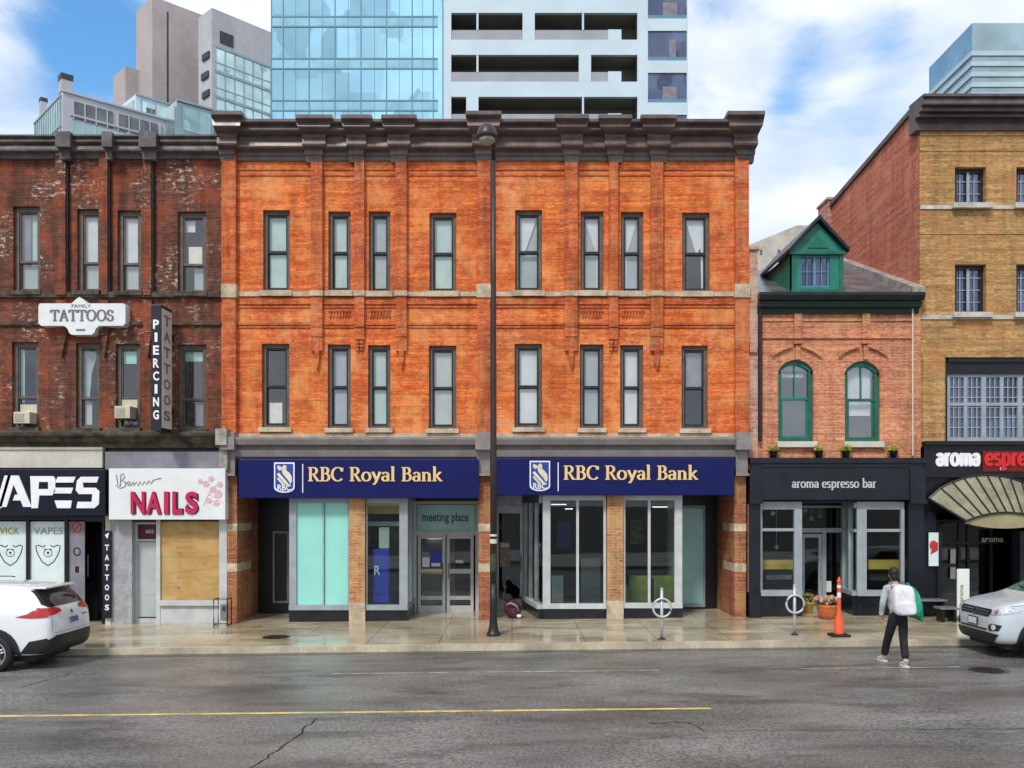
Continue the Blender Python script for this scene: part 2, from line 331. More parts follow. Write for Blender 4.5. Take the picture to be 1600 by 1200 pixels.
class MB:
    def __init__(s, local=False): s.v, s.f, s.local = [], [], local
    def add(s, vs, fs):
        o = len(s.v); s.v += [tuple(p) for p in vs]; s.f += [tuple(o+i for i in f) for f in fs]; return s
    def box(s, x0, x1, y0, y1, z0, z1):
        if x0 > x1: x0, x1 = x1, x0
        if y0 > y1: y0, y1 = y1, y0
        if z0 > z1: z0, z1 = z1, z0
        return s.add([(x, y, z) for x in (x0, x1) for y in (y0, y1) for z in (z0, z1)],
                     [(0, 1, 3, 2), (4, 6, 7, 5), (0, 4, 5, 1), (2, 3, 7, 6), (0, 2, 6, 4), (1, 5, 7, 3)])
    def pbox(s, px0, px1, py0, py1, y0, y1, ref=0):     # x and z measured on the plane Y=ref
        return s.box(PX(px0, ref), PX(px1, ref), y0, y1, PZ(py1, ref), PZ(py0, ref))
    def prism(s, poly, y0, y1):                          # poly in x,z pushed along y
        n = len(poly); a = sum(poly[i][0]*poly[(i+1) % n][1]-poly[(i+1) % n][0]*poly[i][1] for i in range(n))
        if a < 0: poly = poly[::-1]
        return s.add([(x, y0, z) for x, z in poly]+[(x, y1, z) for x, z in poly],
                     [tuple(range(n)), tuple(range(2*n-1, n-1, -1))]+[(i, i+n, (i+1) % n+n, (i+1) % n) for i in range(n)])
    def run(s, prof, x0, x1):                            # prof in y,z pushed along x
        n = len(prof)
        return s.add([(x0, y, z) for y, z in prof]+[(x1, y, z) for y, z in prof],
                     [tuple(range(n)), tuple(range(2*n-1, n-1, -1))]+[(i, i+n, (i+1) % n+n, (i+1) % n) for i in range(n)])
    def floorpoly(s, poly, z0, z1):                      # poly in x,y pushed along z
        n = len(poly)
        return s.add([(x, y, z0) for x, y in poly]+[(x, y, z1) for x, y in poly],
                     [tuple(range(n-1, -1, -1)), tuple(range(n, 2*n))]+[(i, (i+1) % n, (i+1) % n+n, i+n) for i in range(n)])
    def tube(s, pts, r, n=8, close=False):
        pts = [Vector(p) for p in pts]; m = len(pts); rs = r if isinstance(r, (list, tuple)) else [r]*m; o = len(s.v); up = Vector((0, 0, 1))
        for i, p in enumerate(pts):
            d = (pts[(i+1) % m]-pts[i-1]) if close else (pts[min(i+1, m-1)]-pts[max(i-1, 0)])
            d.normalize(); u = up if abs(d.z) < .95 else Vector((1, 0, 0)); a = d.cross(u).normalized(); b = a.cross(d)
            s.v += [tuple(p+(a*math.cos(q)+b*math.sin(q))*rs[i]) for q in (2*math.pi*k/n for k in range(n))]
        for i in range(m if close else m-1):
            j = (i+1) % m
            s.f += [(o+i*n+k, o+i*n+(k+1) % n, o+j*n+(k+1) % n, o+j*n+k) for k in range(n)]
        if not close: s.f += [tuple(o+k for k in range(n-1, -1, -1)), tuple(o+(m-1)*n+k for k in range(n))]
        return s
    def lathe(s, prof, c, n=20, axis='z', sx=1., sy=1.):
        o = len(s.v); m = len(prof)
        for r, h in prof:
            for k in range(n):
                q = 2*math.pi*k/n; a, b = r*math.cos(q)*sx, r*math.sin(q)*sy
                p = {'z': (a, b, h), 'y': (a, h, b), 'x': (h, a, b)}[axis]
                s.v.append((c[0]+p[0], c[1]+p[1], c[2]+p[2]))
        for i in range(m-1): s.f += [(o+i*n+k, o+i*n+(k+1) % n, o+(i+1)*n+(k+1) % n, o+(i+1)*n+k) for k in range(n)]
        s.f += [tuple(o+k for k in range(n-1, -1, -1)), tuple(o+(m-1)*n+k for k in range(n))]
        return s
    def blob(s, c, r, k=.25, seg=9):                      # an uneven rounded lump
        o = len(s.v); rx, ry, rz = r
        for i in range(seg+1):
            th = math.pi*i/seg
            for j in range(seg+3):
                ph = 2*math.pi*j/(seg+3); q = 1+random.uniform(-k, k)*(0 < i < seg)
                s.v.append((c[0]+rx*math.sin(th)*math.cos(ph)*q, c[1]+ry*math.sin(th)*math.sin(ph)*q, c[2]+rz*math.cos(th)*q))
        n = seg+3
        for i in range(seg): s.f += [(o+i*n+j, o+(i+1)*n+j, o+(i+1)*n+(j+1) % n, o+i*n+(j+1) % n) for j in range(n)]
        return s
    def wall(s, x0, x1, z0, z1, holes, y, depth=.3, axis='x'):      # front face with real openings and their reveals
        xs = sorted({x0, x1, *[h[0] for h in holes], *[h[1] for h in holes]}); xs = [v for v in xs if x0 <= v <= x1]
        zs = sorted({z0, z1, *[h[2] for h in holes], *[h[3] for h in holes]}); zs = [v for v in zs if z0 <= v <= z1]
        def solid(i, k):
            if not (0 <= i < len(xs)-1 and 0 <= k < len(zs)-1): return None
            cx, cz = (xs[i]+xs[i+1])/2, (zs[k]+zs[k+1])/2
            return not any(h[0] < cx < h[1] and h[2] < cz < h[3] for h in holes)
        def P(x, q, z): return (x, q, z) if axis == 'x' else (q, x, z)
        for i in range(len(xs)-1):
            for k in range(len(zs)-1):
                if not solid(i, k): continue
                a, b, c, d = xs[i], xs[i+1], zs[k], zs[k+1]
                s.add([P(a, y, c), P(b, y, c), P(b, y, d), P(a, y, d)], [(0, 1, 2, 3)])
                y2 = y+depth
                if solid(i-1, k) is not True: s.add([P(a, y, c), P(a, y, d), P(a, y2, d), P(a, y2, c)], [(0, 1, 2, 3)])
                if solid(i+1, k) is not True: s.add([P(b, y, c), P(b, y2, c), P(b, y2, d), P(b, y, d)], [(0, 1, 2, 3)])
                if solid(i, k-1) is not True: s.add([P(a, y, c), P(a, y2, c), P(b, y2, c), P(b, y, c)], [(0, 1, 2, 3)])
                if solid(i, k+1) is not True: s.add([P(a, y, d), P(b, y, d), P(b, y2, d), P(a, y2, d)], [(0, 1, 2, 3)])
        return s
    def frame(s, x0, x1, z0, z1, w, y0, y1, wt=None, wb=None):       # a rectangular frame of four butted bars
        wt = w if wt is None else wt; wb = w if wb is None else wb
        s.box(x0, x0+w, y0, y1, z0, z1); s.box(x1-w, x1, y0, y1, z0, z1)
        s.box(x0+w, x1-w, y0, y1, z1-wt, z1); s.box(x0+w, x1-w, y0, y1, z0, z0+wb); return s
    def bevelbox(s, x0, x1, y0, y1, z0, z1, b=.01):
        bm = bmesh.new(); bmesh.ops.create_cube(bm, size=1)
        for v in bm.verts: v.co = Vector(((x0+x1)/2+v.co.x*(x1-x0), (y0+y1)/2+v.co.y*(y1-y0), (z0+z1)/2+v.co.z*(z1-z0)))
        bmesh.ops.bevel(bm, geom=bm.edges[:], offset=b, segments=2, affect='EDGES', profile=.6)
        bm.verts.index_update(); s.add([v.co for v in bm.verts], [[v.index for v in f.verts] for f in bm.faces]); bm.free(); return s
    def islands(s, tol):                                 # groups of shells that touch
        par = list(range(len(s.v)))
        def find(i):
            while par[i] != i: par[i] = par[par[i]]; i = par[i]
            return i
        for f in s.f:
            for a in f[1:]: par[find(a)] = find(f[0])
        g = {}
        for i in range(len(s.v)): g.setdefault(find(i), []).append(i)
        bb = {k: [[min(s.v[i][a] for i in q)-tol/2 for a in range(3)], [max(s.v[i][a] for i in q)+tol/2 for a in range(3)]] for k, q in g.items()}
        ks = list(g); up = {k: k for k in ks}
        def top(k):
            while up[k] != k: k = up[k]
            return k
        for i, a in enumerate(ks):
            for b in ks[i+1:]:
                if all(bb[a][0][d] <= bb[b][1][d] and bb[b][0][d] <= bb[a][1][d] for d in range(3)): up[top(b)] = top(a)
        sets = {}
        for f in s.f: sets.setdefault(top(find(f[0])), []).append(f)
        for fs in sets.values():
            q = MB(s.local); idx = {}
            for f in fs:
                for i in f:
                    if i not in idx: idx[i] = len(q.v); q.v.append(s.v[i])
                q.f.append(tuple(idx[i] for i in f))
            yield q
    def each(s, name, mat, parent, tol=.02, **k): return [q.build(name, mat, parent, **k) for q in s.islands(tol)]
    def build(s, name, mat, parent=None, smooth=False, label=None, kind=None, sub=0):
        L = Vector((0, 0, 0)) if (s.local or not parent) else origin(parent)
        me = bpy.data.meshes.new(name); me.from_pydata([Vector(p)-L for p in s.v], [], s.f)
        bm = bmesh.new(); bm.from_mesh(me); bmesh.ops.recalc_face_normals(bm, faces=bm.faces[:]); bm.to_mesh(me); bm.free()
        me.materials.append(M(mat) if isinstance(mat, str) else mat)
        if smooth:
            for p in me.polygons: p.use_smooth = True
        o = bpy.data.objects.new(name, me); COL.objects.link(o)
        if parent: o.parent = parent
        if label: o['label'] = label
        if kind: o['kind'] = kind
        if sub:
            m = o.modifiers.new('sub', 'SUBSURF'); m.levels = m.render_levels = sub
        return o
def Q(name, mat, parent, *args, **k):                       # one pbox as one part
    return MB().pbox(*args).build(name, mat, parent, **k)

# ------------------------------------------------------------------ lettering
def arc(cx, cy, rx, ry, a0, a1, n=18): return [(cx+rx*math.cos(R(a0+(a1-a0)*i/n)), cy+ry*math.sin(R(a0+(a1-a0)*i/n))) for i in range(n+1)]
def hs(x, z=.03, w=.15): return [(x-w, z), (x+w, z)]
SERIF = {
 'R': (.76, [[(.18, 0), (.18, 1)], hs(.18), [(.02, .97), (.2, .97)], [(.18, .97), (.36, .97)]+arc(.36, .74, .21, .23, 90, -90)+[(.18, .51)], [(.36, .51), (.64, .03)], hs(.68, .03, .09)]),
 'B': (.70, [[(.18, 0), (.18, 1)], [(.02, .03), (.2, .03)], [(.02, .97), (.2, .97)], [(.18, .97), (.34, .97)]+arc(.34, .755, .19, .215, 90, -90)+[(.18, .54)], [(.18, .54), (.36, .54)]+arc(.36, .285, .23, .255, 90, -90)+[(.18, .03)]]),
 'C': (.80, [arc(.44, .5, .35, .475, 48, 318, 26), [(.70, .70), (.70, .95)]]),
 'T': (.74, [[(.37, 0), (.37, .97)], hs(.37), [(.04, .96), (.70, .96)], [(.06, .96), (.05, .76)], [(.68, .96), (.69, .76)]]),
 'A': (.80, [[(.12, .02), (.40, 1)], [(.38, 1), (.68, .02)], [(.2, .34), (.58, .34)], hs(.12, .03, .11), hs(.68, .03, .11)]),
 'O': (.86, [arc(.43, .5, .34, .475, 0, 360, 30)]),
 'S': (.62, [arc(.31, .745, .20, .225, 35, 250, 16)+arc(.31, .27, .22, .245, 72, -150, 18), [(.5, .72), (.5, .93)], [(.1, .07), (.1, .3)]]),
 'o': (.64, [arc(.32, .33, .24, .31, 0, 360, 26)]),
 'y': (.62, [[(.1, .64), (.33, .06)], [(.54, .64), (.3, .0), (.2, -.2), (.08, -.2)], hs(.1, .64, .1), hs(.52, .64, .09)]),
 'a': (.56, [arc(.26, .46, .17, .17, 165, 0, 12)+[(.43, .4), (.43, .07), (.52, .03)], arc(.25, .19, .17, .17, 30, 390, 20)]),
 'l': (.34, [[(.17, 0), (.17, 1.05)], hs(.17, .03, .14), [(.05, 1.02), (.18, 1.03)]]),
 'n': (.68, [[(.16, 0), (.16, .64)], hs(.16, .03, .13), [(.04, .62), (.17, .63)], arc(.335, .42, .175, .20, 165, 0, 12)+[(.51, .02)], hs(.51, .03, .13)]),
 'k': (.64, [[(.16, 0), (.16, 1.05)], hs(.16, .03, .13), [(.05, 1.02), (.17, 1.03)], [(.18, .27), (.5, .62)], [(.27, .38), (.55, .03)], hs(.5, .63, .09), hs(.58, .03, .08)]),
 'r': (.48, [[(.16, 0), (.16, .64)], hs(.16, .03, .14), [(.04, .62), (.17, .63)], arc(.33, .42, .17, .21, 165, 60, 8)]),
 'm': (.98, [[(.16, 0), (.16, .64)], hs(.16, .03, .12), [(.04, .62), (.17, .63)], arc(.325, .43, .165, .19, 165, 0, 12)+[(.49, .02)], hs(.49, .03, .1), arc(.655, .43, .165, .19, 165, 0, 12)+[(.82, .02)], hs(.82, .03, .12)]),
 'e': (.58, [arc(.31, .33, .23, .31, 0, 318, 22), [(.1, .34), (.54, .34)]]),
 's': (.50, [arc(.25, .49, .15, .15, 30, 255, 12)+arc(.25, .18, .17, .165, 75, -150, 14)]),
 'p': (.66, [[(.16, -.26), (.16, .64)], hs(.16, -.23, .13), [(.04, .62), (.17, .63)], arc(.34, .33, .22, .31, 150, -150, 20)]),
 'b': (.66, [[(.16, 0), (.16, 1.05)], [(.04, 1.02), (.17, 1.03)], arc(.34, .33, .22, .31, 150, -150, 20)]),
}
def ribbon(mb, pts, T, t, tf, y0, dep):
    pts = [Vector((p[0], p[1])) for p in pts]; m = len(pts); closed = (pts[0]-pts[-1]).length < 1e-4; Ls, Rs = [], []
    for i, p in enumerate(pts):
        if closed: d = pts[(i+1) % (m-1)]-pts[(i-1) % (m-1)]
        else: d = pts[min(i+1, m-1)]-pts[max(i-1, 0)]
        d.normalize(); w = (t+(T-t)*abs(d.y)**1.3)/2; nrm = Vector((-d.y, d.x))
        Ls.append(tf(p+nrm*w)); Rs.append(tf(p-nrm*w))
    o = len(mb.v)
    for (a, b) in zip(Ls, Rs): mb.v += [(a[0], y0, a[1]), (b[0], y0, b[1]), (a[0], y0+dep, a[1]), (b[0], y0+dep, b[1])]
    for i in range(m-1):
        a, b = o+4*i, o+4*i+4
        mb.f += [(a, a+1, b+1, b), (a, b, b+2, a+2), (a+1, a+3, b+3, b+1), (a+2, b+2, b+3, a+3)]
    if not closed: mb.f += [(o, o+2, o+3, o+1), (o+4*(m-1), o+4*m-3, o+4*m-1, o+4*m-2)]
def serif_text(mb, txt, x0, x1, z0, cap, y, dep=.02, T=.16, t=.06):     # fills x0..x1, baseline z0, capital height cap
    w = sum(.36 if c == ' ' else SERIF[c][0] for c in txt); k = (x1-x0)/w; cur = 0.; q = 0
    for c in txt:
        if c == ' ': cur += .36; continue
        for st in SERIF[c][1]:
            q += 1; ribbon(mb, st, T, t, lambda p, cur=cur: (x0+(p.x+cur)*k, z0+p.y*cap), y-.0004*(q % 7), dep)
        cur += SERIF[c][0]
    return mb
def sans(mb, txt, x0, x1, z0, z1, y, dep=.02, bold=0., rot=None):       # block letters fitted into a rectangle
    cu = bpy.data.curves.new('tmp', 'FONT'); cu.body = txt; cu.extrude = .5; cu.resolution_u = 3; cu.offset = bold
    o = bpy.data.objects.new('tmp', cu); COL.objects.link(o); bpy.context.view_layer.update()
    me = bpy.data.meshes.new_from_object(o.evaluated_get(bpy.context.evaluated_depsgraph_get()))
    xs = [v.co.x for v in me.vertices]; ys = [v.co.y for v in me.vertices]
    sx, sz = (x1-x0)/(max(xs)-min(xs)), (z1-z0)/(max(ys)-min(ys))
    vs = [(x0+(v.co.x-min(xs))*sx, y-(v.co.z+.5)*dep+dep, z0+(v.co.y-min(ys))*sz) for v in me.vertices]
    if rot: vs = [rot(p) for p in vs]
    mb.add(vs, [tuple(p.vertices) for p in me.polygons])
    bpy.data.objects.remove(o); bpy.data.curves.remove(cu); bpy.data.meshes.remove(me); return mb
# ------------------------------------------------------------------ the ground
def sheet(name, x0, x1, y0, y1, z, mat, nx=1):
    m = MB()
    m.add([(x0, y0, z+gz(x0)), (x1, y0, z+gz(x1)), (x1, y1, z+gz(x1)), (x0, y1, z+gz(x0))], [(0, 1, 2, 3)])
    return m.build(name, mat, kind='structure')
KY = -4.22
m = MB(); m.add([(-900, -900, -1.2), (900, -900, -1.2), (900, 900, -1.2), (-900, 900, -1.2)], [(0, 1, 2, 3)])
m.build('ground', 'earth', kind='structure')
sheet('road', -90, 90, -19, KY, ROADZ, 'asphalt_wet')
def slopebox(name, x0, x1, y0, y1, z0, z1, mat):
    m = MB(); m.add([(x, y, z+gz(x)) for x in (x0, x1) for y in (y0, y1) for z in (z0, z1)],
                    [(0, 1, 3, 2), (4, 6, 7, 5), (0, 4, 5, 1), (2, 3, 7, 6), (0, 2, 6, 4), (1, 5, 7, 3)])
    return m.build(name, mat, kind='structure')
slopebox('kerb', -90, 90, KY, KY+.2, -.6, .004, 'kerb_stone')
slopebox('pavement', -90, 90, KY+.2, 9, -.6, 0, 'paving_wet')
slopebox('far_kerb', -90, 90, -19.2, -19, -.6, .004, 'kerb_stone')
slopebox('far_pavement', -90, 90, -30, -19.2, -.6, 0, 'paving_wet')
def line(name, px0, px1, y, w, mat):
    sheet(name, PX(px0, y), PX(px1, y), y-w/2, y+w/2, ROADZ+.004, mat)
sheet('gutter', -90, 90, KY-.30, KY-.001, ROADZ+.003, 'gutter_wet')
line('yellow_line', -500, 1110, -9.93, .11, 'line_yellow')
line('white_line', 520, 700, -6.72, .07, 'line_white')
line('white_line', 760, 1030, -6.72, .07, 'line_white')
line('white_line', 1250, 1500, -6.72, .07, 'line_white')
# cracks and sealed joints of the asphalt
random.seed(3)
def crack(name, pts, w):
    m = MB(); q = []
    for (a, b) in zip(pts, pts[1:]):
        for i in range(8):
            t = i/8; q.append((a[0]+(b[0]-a[0])*t+random.uniform(-.04, .04), a[1]+(b[1]-a[1])*t+random.uniform(-.04, .04)))
    q.append(pts[-1])
    for i in range(len(q)-1):
        a, b = Vector(q[i]), Vector(q[i+1]); d = (b-a).normalized(); n = Vector((-d.y, d.x))*w*random.uniform(.3, 1)
        m.add([(p.x, p.y, ROADZ+.003+gz(p.x)) for p in (a-n, b-n, b+n, a+n)], [(0, 1, 2, 3)])
    m.build(name, 'iron_black', kind='structure')
def gp(px, py):                                             # a point of the road seen at a pixel
    z = ROADZ
    for _ in range(3):
        s = (py-785)/(CAMH-z); z = ROADZ+gz((px-800)/s)
    return ((px-800)/s, FPX/s-CAMD)
crack('road_crack', [gp(497, 1122), gp(450, 1160), gp(392, 1200), gp(300, 1270)], .016)
crack('road_crack', [gp(1015, 1130), gp(1075, 1128), gp(1100, 1142)], .016)
crack('road_crack', [gp(1100, 1142), gp(1250, 1141), gp(1400, 1140), gp(1640, 1138)], .010)
crack('road_crack', [gp(30, 1075), gp(110, 1052)], .02)

def disc_cover(name, px, py, z, r, label):
    s = (py-785)/(CAMH-z-gz((px-800)/80)); x, y = (px-800)/s, FPX/s-CAMD
    t = thing(name, label, 'manhole cover', (x, y, z+gz(x)))
    MB().lathe([(r, -.02), (r, .006), (r*.93, .008), (r*.93, .003), (0.001, .003)], (x, y, z+gz(x)), 28).build('rim', 'iron_brown', t)
    m = MB()
    for i in range(-3, 4): m.box(x-r*.8*math.cos(i*.35), x+r*.8*math.cos(i*.35), y+i*r*.22-.012, y+i*r*.22+.012, z+gz(x)+.001, z+gz(x)+.008)
    m.build('tread', 'iron_black', t)
disc_cover('manhole_cover', 432, 995, 0, .32, 'dark iron cover set in the wet pavement below the mint windows')
disc_cover('manhole_cover', 1545, 1047, ROADZ, .34, 'dark iron cover in the road in front of the silver car')

# ------------------------------------------------------------------ windows
def sash_window(b, x0, x1, z0, z1, y, jamb='jamb_paint', sash='sash_black', jw=.085, head=.10, mid=.5, curtains=(), sillh=.06, sw=.045, glass='window_glass'):
    w = MB(); w.frame(x0, x1, z0, z1, jw, y, y+.12, head, sillh); f = w.build('window', jamb, b)
    a0, a1, c0, c1 = x0+jw, x1-jw, z0+sillh, z1-head; zm = c0+(c1-c0)*mid
    m = MB(); m.frame(a0, a1, zm-.02, c1, sw, y+.03, y+.075, sw, sw+.02); m.frame(a0, a1, c0, zm-.02, sw, y+.078, y+.115, .02, sw+.02)
    m.build('sash', sash, f)
    q = MB()
    for yy, za, zb in ((y+.055, zm+sw-.02, c1-sw-.02), (y+.1, c0+sw+.02, zm-.04)): q.add([(a0+sw, yy, za), (a1-sw, yy, za), (a1-sw, yy, zb), (a0+sw, yy, zb)], [(0, 1, 2, 3)])
    q.build('pane', glass, f)
    for i, (mat, poly) in enumerate(curtains):
        fold = MB(); P = [(a0+(a1-a0)*u, c0+(c1-c0)*v) for u, v in poly]
        fold.prism(P, y+.130+.02*i, y+.136+.02*i); fold.build('curtain', mat, f)
    return f
FULL = [(0, 0), (1, 0), (1, 1), (0, 1)]
def rect(u0, u1, v0, v1): return [(u0, v0), (u1, v0), (u1, v1), (u0, v1)]

# ------------------------------------------------------------------ orange brick bank building
OB = thing('brick_building', 'tall orange brick building with dark bracketed cornice above two bank shopfronts', 'building', (PX(346), 0, 0))
U = [(411, 453, 328, 455), (513, 548, 330, 455), (576, 610, 330, 456), (671, 713, 332, 456), (805, 847, 328, 455), (907, 943, 330, 455), (970, 1005, 331, 456), (1066, 1109, 332, 456)]
L = [(409, 452, 537, 668), (512, 548, 538, 669), (575, 610, 539, 669), (670, 713, 540, 670), (804, 847, 537, 668), (906, 943, 538, 669), (969, 1005, 539, 669), (1065, 1106, 540, 670)]
def hole(p): return (PX(p[0]), PX(p[1]), PZ(p[3]), PZ(p[2]))
X0, X1 = PX(346), PX(1168); ZB, ZT = PZ(704), PZ(205)
m = MB(); m.wall(X0, X1, ZB, ZT, [hole(p) for p in U+L], 0, .34)
m.add([(X0, .34, ZB), (X0, 17, ZB), (X0, 17, ZT), (X0, .34, ZT), (X1, .34, ZB), (X1, 17, ZB), (X1, 17, ZT), (X1, .34, ZT)], [(0, 1, 2, 3), (4, 5, 6, 7), (1, 5, 6, 2)])
m.add([(X0, 1.9, -.5), (X0, 17, -.5), (X0, 17, ZB), (X0, 1.9, ZB), (X1, 1.9, -.5), (X1, 17, -.5), (X1, 17, ZB), (X1, 1.9, ZB)], [(0, 1, 2, 3), (4, 5, 6, 7), (1, 5, 6, 2)])
m.build('wall', 'orange_brick', OB)
MB().box(X0+.02, X1-.02, .02, 16.9, ZT-.35, ZT-.2).build('roof', 'gutter_black', OB)
m = MB()
for zf in (PZ(492), PZ(690)): m.box(X0+.05, X1-.05, .36, 16.8, zf-.1, zf)
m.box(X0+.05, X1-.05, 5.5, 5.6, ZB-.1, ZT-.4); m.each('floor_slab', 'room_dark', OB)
PIL = [(487, 505), (555, 570), (619, 636), (882, 902), (951, 965), (1016, 1035)]
CPIL = [(350, 371), (746, 766), (1147, 1168)]
m = MB()
for a, b in PIL: m.box(PX(a), PX(b), -.13, .05, PZ(512), PZ(236))
for a, b in CPIL: m.box(PX(a), PX(b), -.15, .05, PZ(704), PZ(236))
for i, (a, b) in enumerate(PIL):
    if i % 3 == 1:                                            # short chequered corbel of the middle pilaster
        for k in range(3):
            for q in range(2): m.box(PX(a+1+q*7), PX(a+6+q*7), -.11+.02*k, .05, PZ(538+k*5), PZ(533.5+k*5))
        m.box(PX(a), PX(b), -.10, .05, PZ(531), PZ(512))
    else:
        m.box(PX(a), PX(b), -.115, .05, PZ(527), PZ(512)); c = (a+b)/2
        m.box(PX(a), PX(a+6), -.09, .05, PZ(549), PZ(527)); m.box(PX(b-6), PX(b), -.09, .05, PZ(549), PZ(527))
        m.prism([(PX(c-4), PZ(528)), (PX(c+4), PZ(528)), (PX(c+3.5), PZ(566)), (PX(c), PZ(579)), (PX(c-3.5), PZ(566))], -.105, .05)
m.each('pilaster', 'orange_brick_worn', OB)
m = MB()                                                       # raised brick courses
edges = sorted(PIL+CPIL)
def between(lo, hi, y, dep, off=0):
    for (a, b) in zip(edges, edges[1:]): m.box(PX(a[1])+.001, PX(b[0])-.001, -dep, .05, PZ(hi), PZ(lo))
between(467, 476, 0, .055); between(478, 481, 0, .03); between(504, 508, 0, .05); between(509.5, 512.5, 0, .03); between(262, 266, 0, .03); between(272, 275, 0, .025)
m.each('brick_course', 'orange_brick_worn', OB, .04)
m = MB()
for a, b in ((513, 548), (576, 610), (907, 943), (970, 1005)):
    m.box(PX(a), PX(b), -.04, .05, PZ(487), PZ(483.5))
    for k in range(7): m.box(PX(a+2+k*4.8), PX(a+4.6+k*4.8), -.035, .05, PZ(496), PZ(487.6))
m.each('dentil_panel', 'orange_brick_worn', OB)
m = MB()
for (a, b) in zip(edges, edges[1:]): m.box(PX(a[1])+.001, PX(b[0])-.001, -.06, .05, PZ(463.5), PZ(456.5))
for a, b in PIL: m.box(PX(a)-.02, PX(b)+.02, -.17, .05, PZ(464), PZ(456.2))
for a, b in CPIL: m.box(PX(a)-.02, PX(b)+.02, -.19, .05, PZ(467), PZ(446))
for p in U: m.box(PX(p[0]-4), PX(p[1]+4), -.12, .12, PZ(p[3]+8.5), PZ(p[3]))
m.build('stone_band', 'sandstone', OB)
m = MB()
for p in L: m.box(PX(p[0]-4), PX(p[1]+4), -.10, .12, PZ(p[3]+7), PZ(p[3]))
m.box(PX(371), PX(746), -.035, .05, PZ(683), PZ(677.5)); m.box(PX(766), PX(1147), -.035, .05, PZ(683), PZ(677.5))
m.each('stone_sill', 'sandstone', OB)
CU = [[('blind_mint', FULL)], [('blind_mint', FULL)], [('blind_grey', FULL)], [('blind_mint', FULL)],
      [('curtain_white', [(0, .5), (.3, .5), (.95, 1), (0, 1)]), ('blind_mint', rect(0, .12, 0, .5)), ('blind_grey', FULL)],
      [('curtain_white', [(.05, 1), (1, 1), (1, 0), (.82, 0), (.82, .5)]), ('blind_grey', rect(0, 1, 0, 1))],
      [('curtain_white', [(0, 0), (.2, 0), (.25, .5), (.95, 1), (0, 1)]), ('blind_grey', FULL)],
      [('curtain_white', [(.05, 1), (1, 1), (1, 0), (.85, 0), (.8, .6), (.6, .5)]), ('film_grey', rect(0, .7, .5, 1))]]
CL = [[('paper', rect(.02, .72, 0, .30))], [('blind_grey', [(.1, 0), (1, 0), (1, 1), (.0, 1), (.0, .35)])], [('blind_mint', FULL)], [('film_white', FULL)],
      [('curtain_white', FULL)], [('blind_grey', FULL)], [('curtain_white', FULL)], [('film_grey', rect(0, 1, .52, 1))]]
for p, c in zip(U+L, CU+CL):
    h = hole(p); sash_window(OB, h[0]+.003, h[1]-.003, h[2]+.003, h[3]-.003, .10, curtains=c)
CP = [(.1, 11.93), (-.06, 11.93), (-.06, 12.03), (-.10, 12.05), (-.10, 12.15), (-.30, 12.18), (-.31, 12.22), (-.25, 12.41), (-.20, 12.43), (-.20, 12.50), (-.40, 12.53), (-.48, 12.55), (-.49, 12.57), (-.43, 12.70), (-.58, 12.73), (-.58, 12.80), (.1, 12.83)]
CORN = [(462, 518), (533, 580), (596, 650), (867, 920), (936, 987), (1002, 1057)]
CORNB = [(331, 378), (728, 783), (1137, 1194)]
m = MB(); m.run(CP, PX(350, -.5), PX(1176, -.5))
m.build('cornice', 'cornice_paint', OB)
def bracket(mb, a, b, k, up):                              # stepped console: y, z and share of its full width
    c, hw = (a+b)/2, (b-a)/2
    P = [(-.13, 11.86, .42), (-.17, 12.02, .46), (-.21, 12.04, .50), (-.21, 12.16, .52), (-.38, 12.20, .64), (-.40, 12.24, .66), (-.33, 12.42, .64), (-.29, 12.44, .62), (-.31, 12.53, .70), (-.52, 12.56, .82), (-.60, 12.60, .90), (-.55, 12.74+up, .98), (-.70, 12.77+up, 1.02), (-.70, 12.86+up, 1.02)]
    L_ = [(PX(c-hw*f, y), y*k, z) for y, z, f in P]; R_ = [(PX(c+hw*f, y), y*k, z) for y, z, f in P]; n = len(P)
    mb.add(L_+R_+[(p[0], .04, p[2]) for p in L_]+[(p[0], .04, p[2]) for p in R_],
           [q for i in range(n-1) for q in ((i, i+1, n+i+1, n+i), (i, 2*n+i, 2*n+i+1, i+1), (n+i, n+i+1, 3*n+i+1, 3*n+i))]+[(0, n, 3*n, 2*n), (n-1, 3*n-1, 4*n-1, 2*n-1)])
for a, b in CORN: q = MB(); bracket(q, a, b, 1., 0); q.build('cornice_bracket', 'cornice_paint', OB)
for a, b in CORNB: q = MB(); bracket(q, a, b, 1.08, .07); q.build('cornice_bracket', 'cornice_paint', OB)
m = MB()                                                       # moulding over the shopfronts
SP = [(.05, PZ(717)), (-.10, PZ(717)), (-.17, PZ(714)), (-.20, PZ(706)), (-.20, PZ(703)), (-.13, PZ(702)), (-.13, PZ(698)), (-.32, PZ(696)), (-.38, PZ(688)), (-.38, PZ(685)), (.05, PZ(682))]
m.run(SP, PX(371), PX(746)); m.run(SP, PX(766), PX(1147)); m.each('shopfront_cornice', 'shop_trim', OB)
m = MB()
for a, b in ((356, 371), (746, 766), (1147, 1165)):
    m.box(PX(a), PX(b), -.22, .05, PZ(740), PZ(704)); m.box(PX(a)-.02, PX(b)+.02, -.30, .05, PZ(744), PZ(740)); m.box(PX(a)-.04, PX(b)+.04, -.44, .05, PZ(704), PZ(684))
    m.box(PX(a)-.02, PX(b)+.02, -.34, .05, PZ(684), PZ(677))
m.each('pier_cap', 'shop_trim', OB)
m = MB()                                                       # deep brick piers between the entries
m.box(PX(357), PX(372), -.10, 1.9, -.5, PZ(744)); m.box(PX(748), PX(766), -.10, 2.6, -.5, PZ(744)); m.box(PX(1146), PX(1164), -.10, 1.9, -.5, PZ(744))
m.each('pier', 'pier_brick', OB)
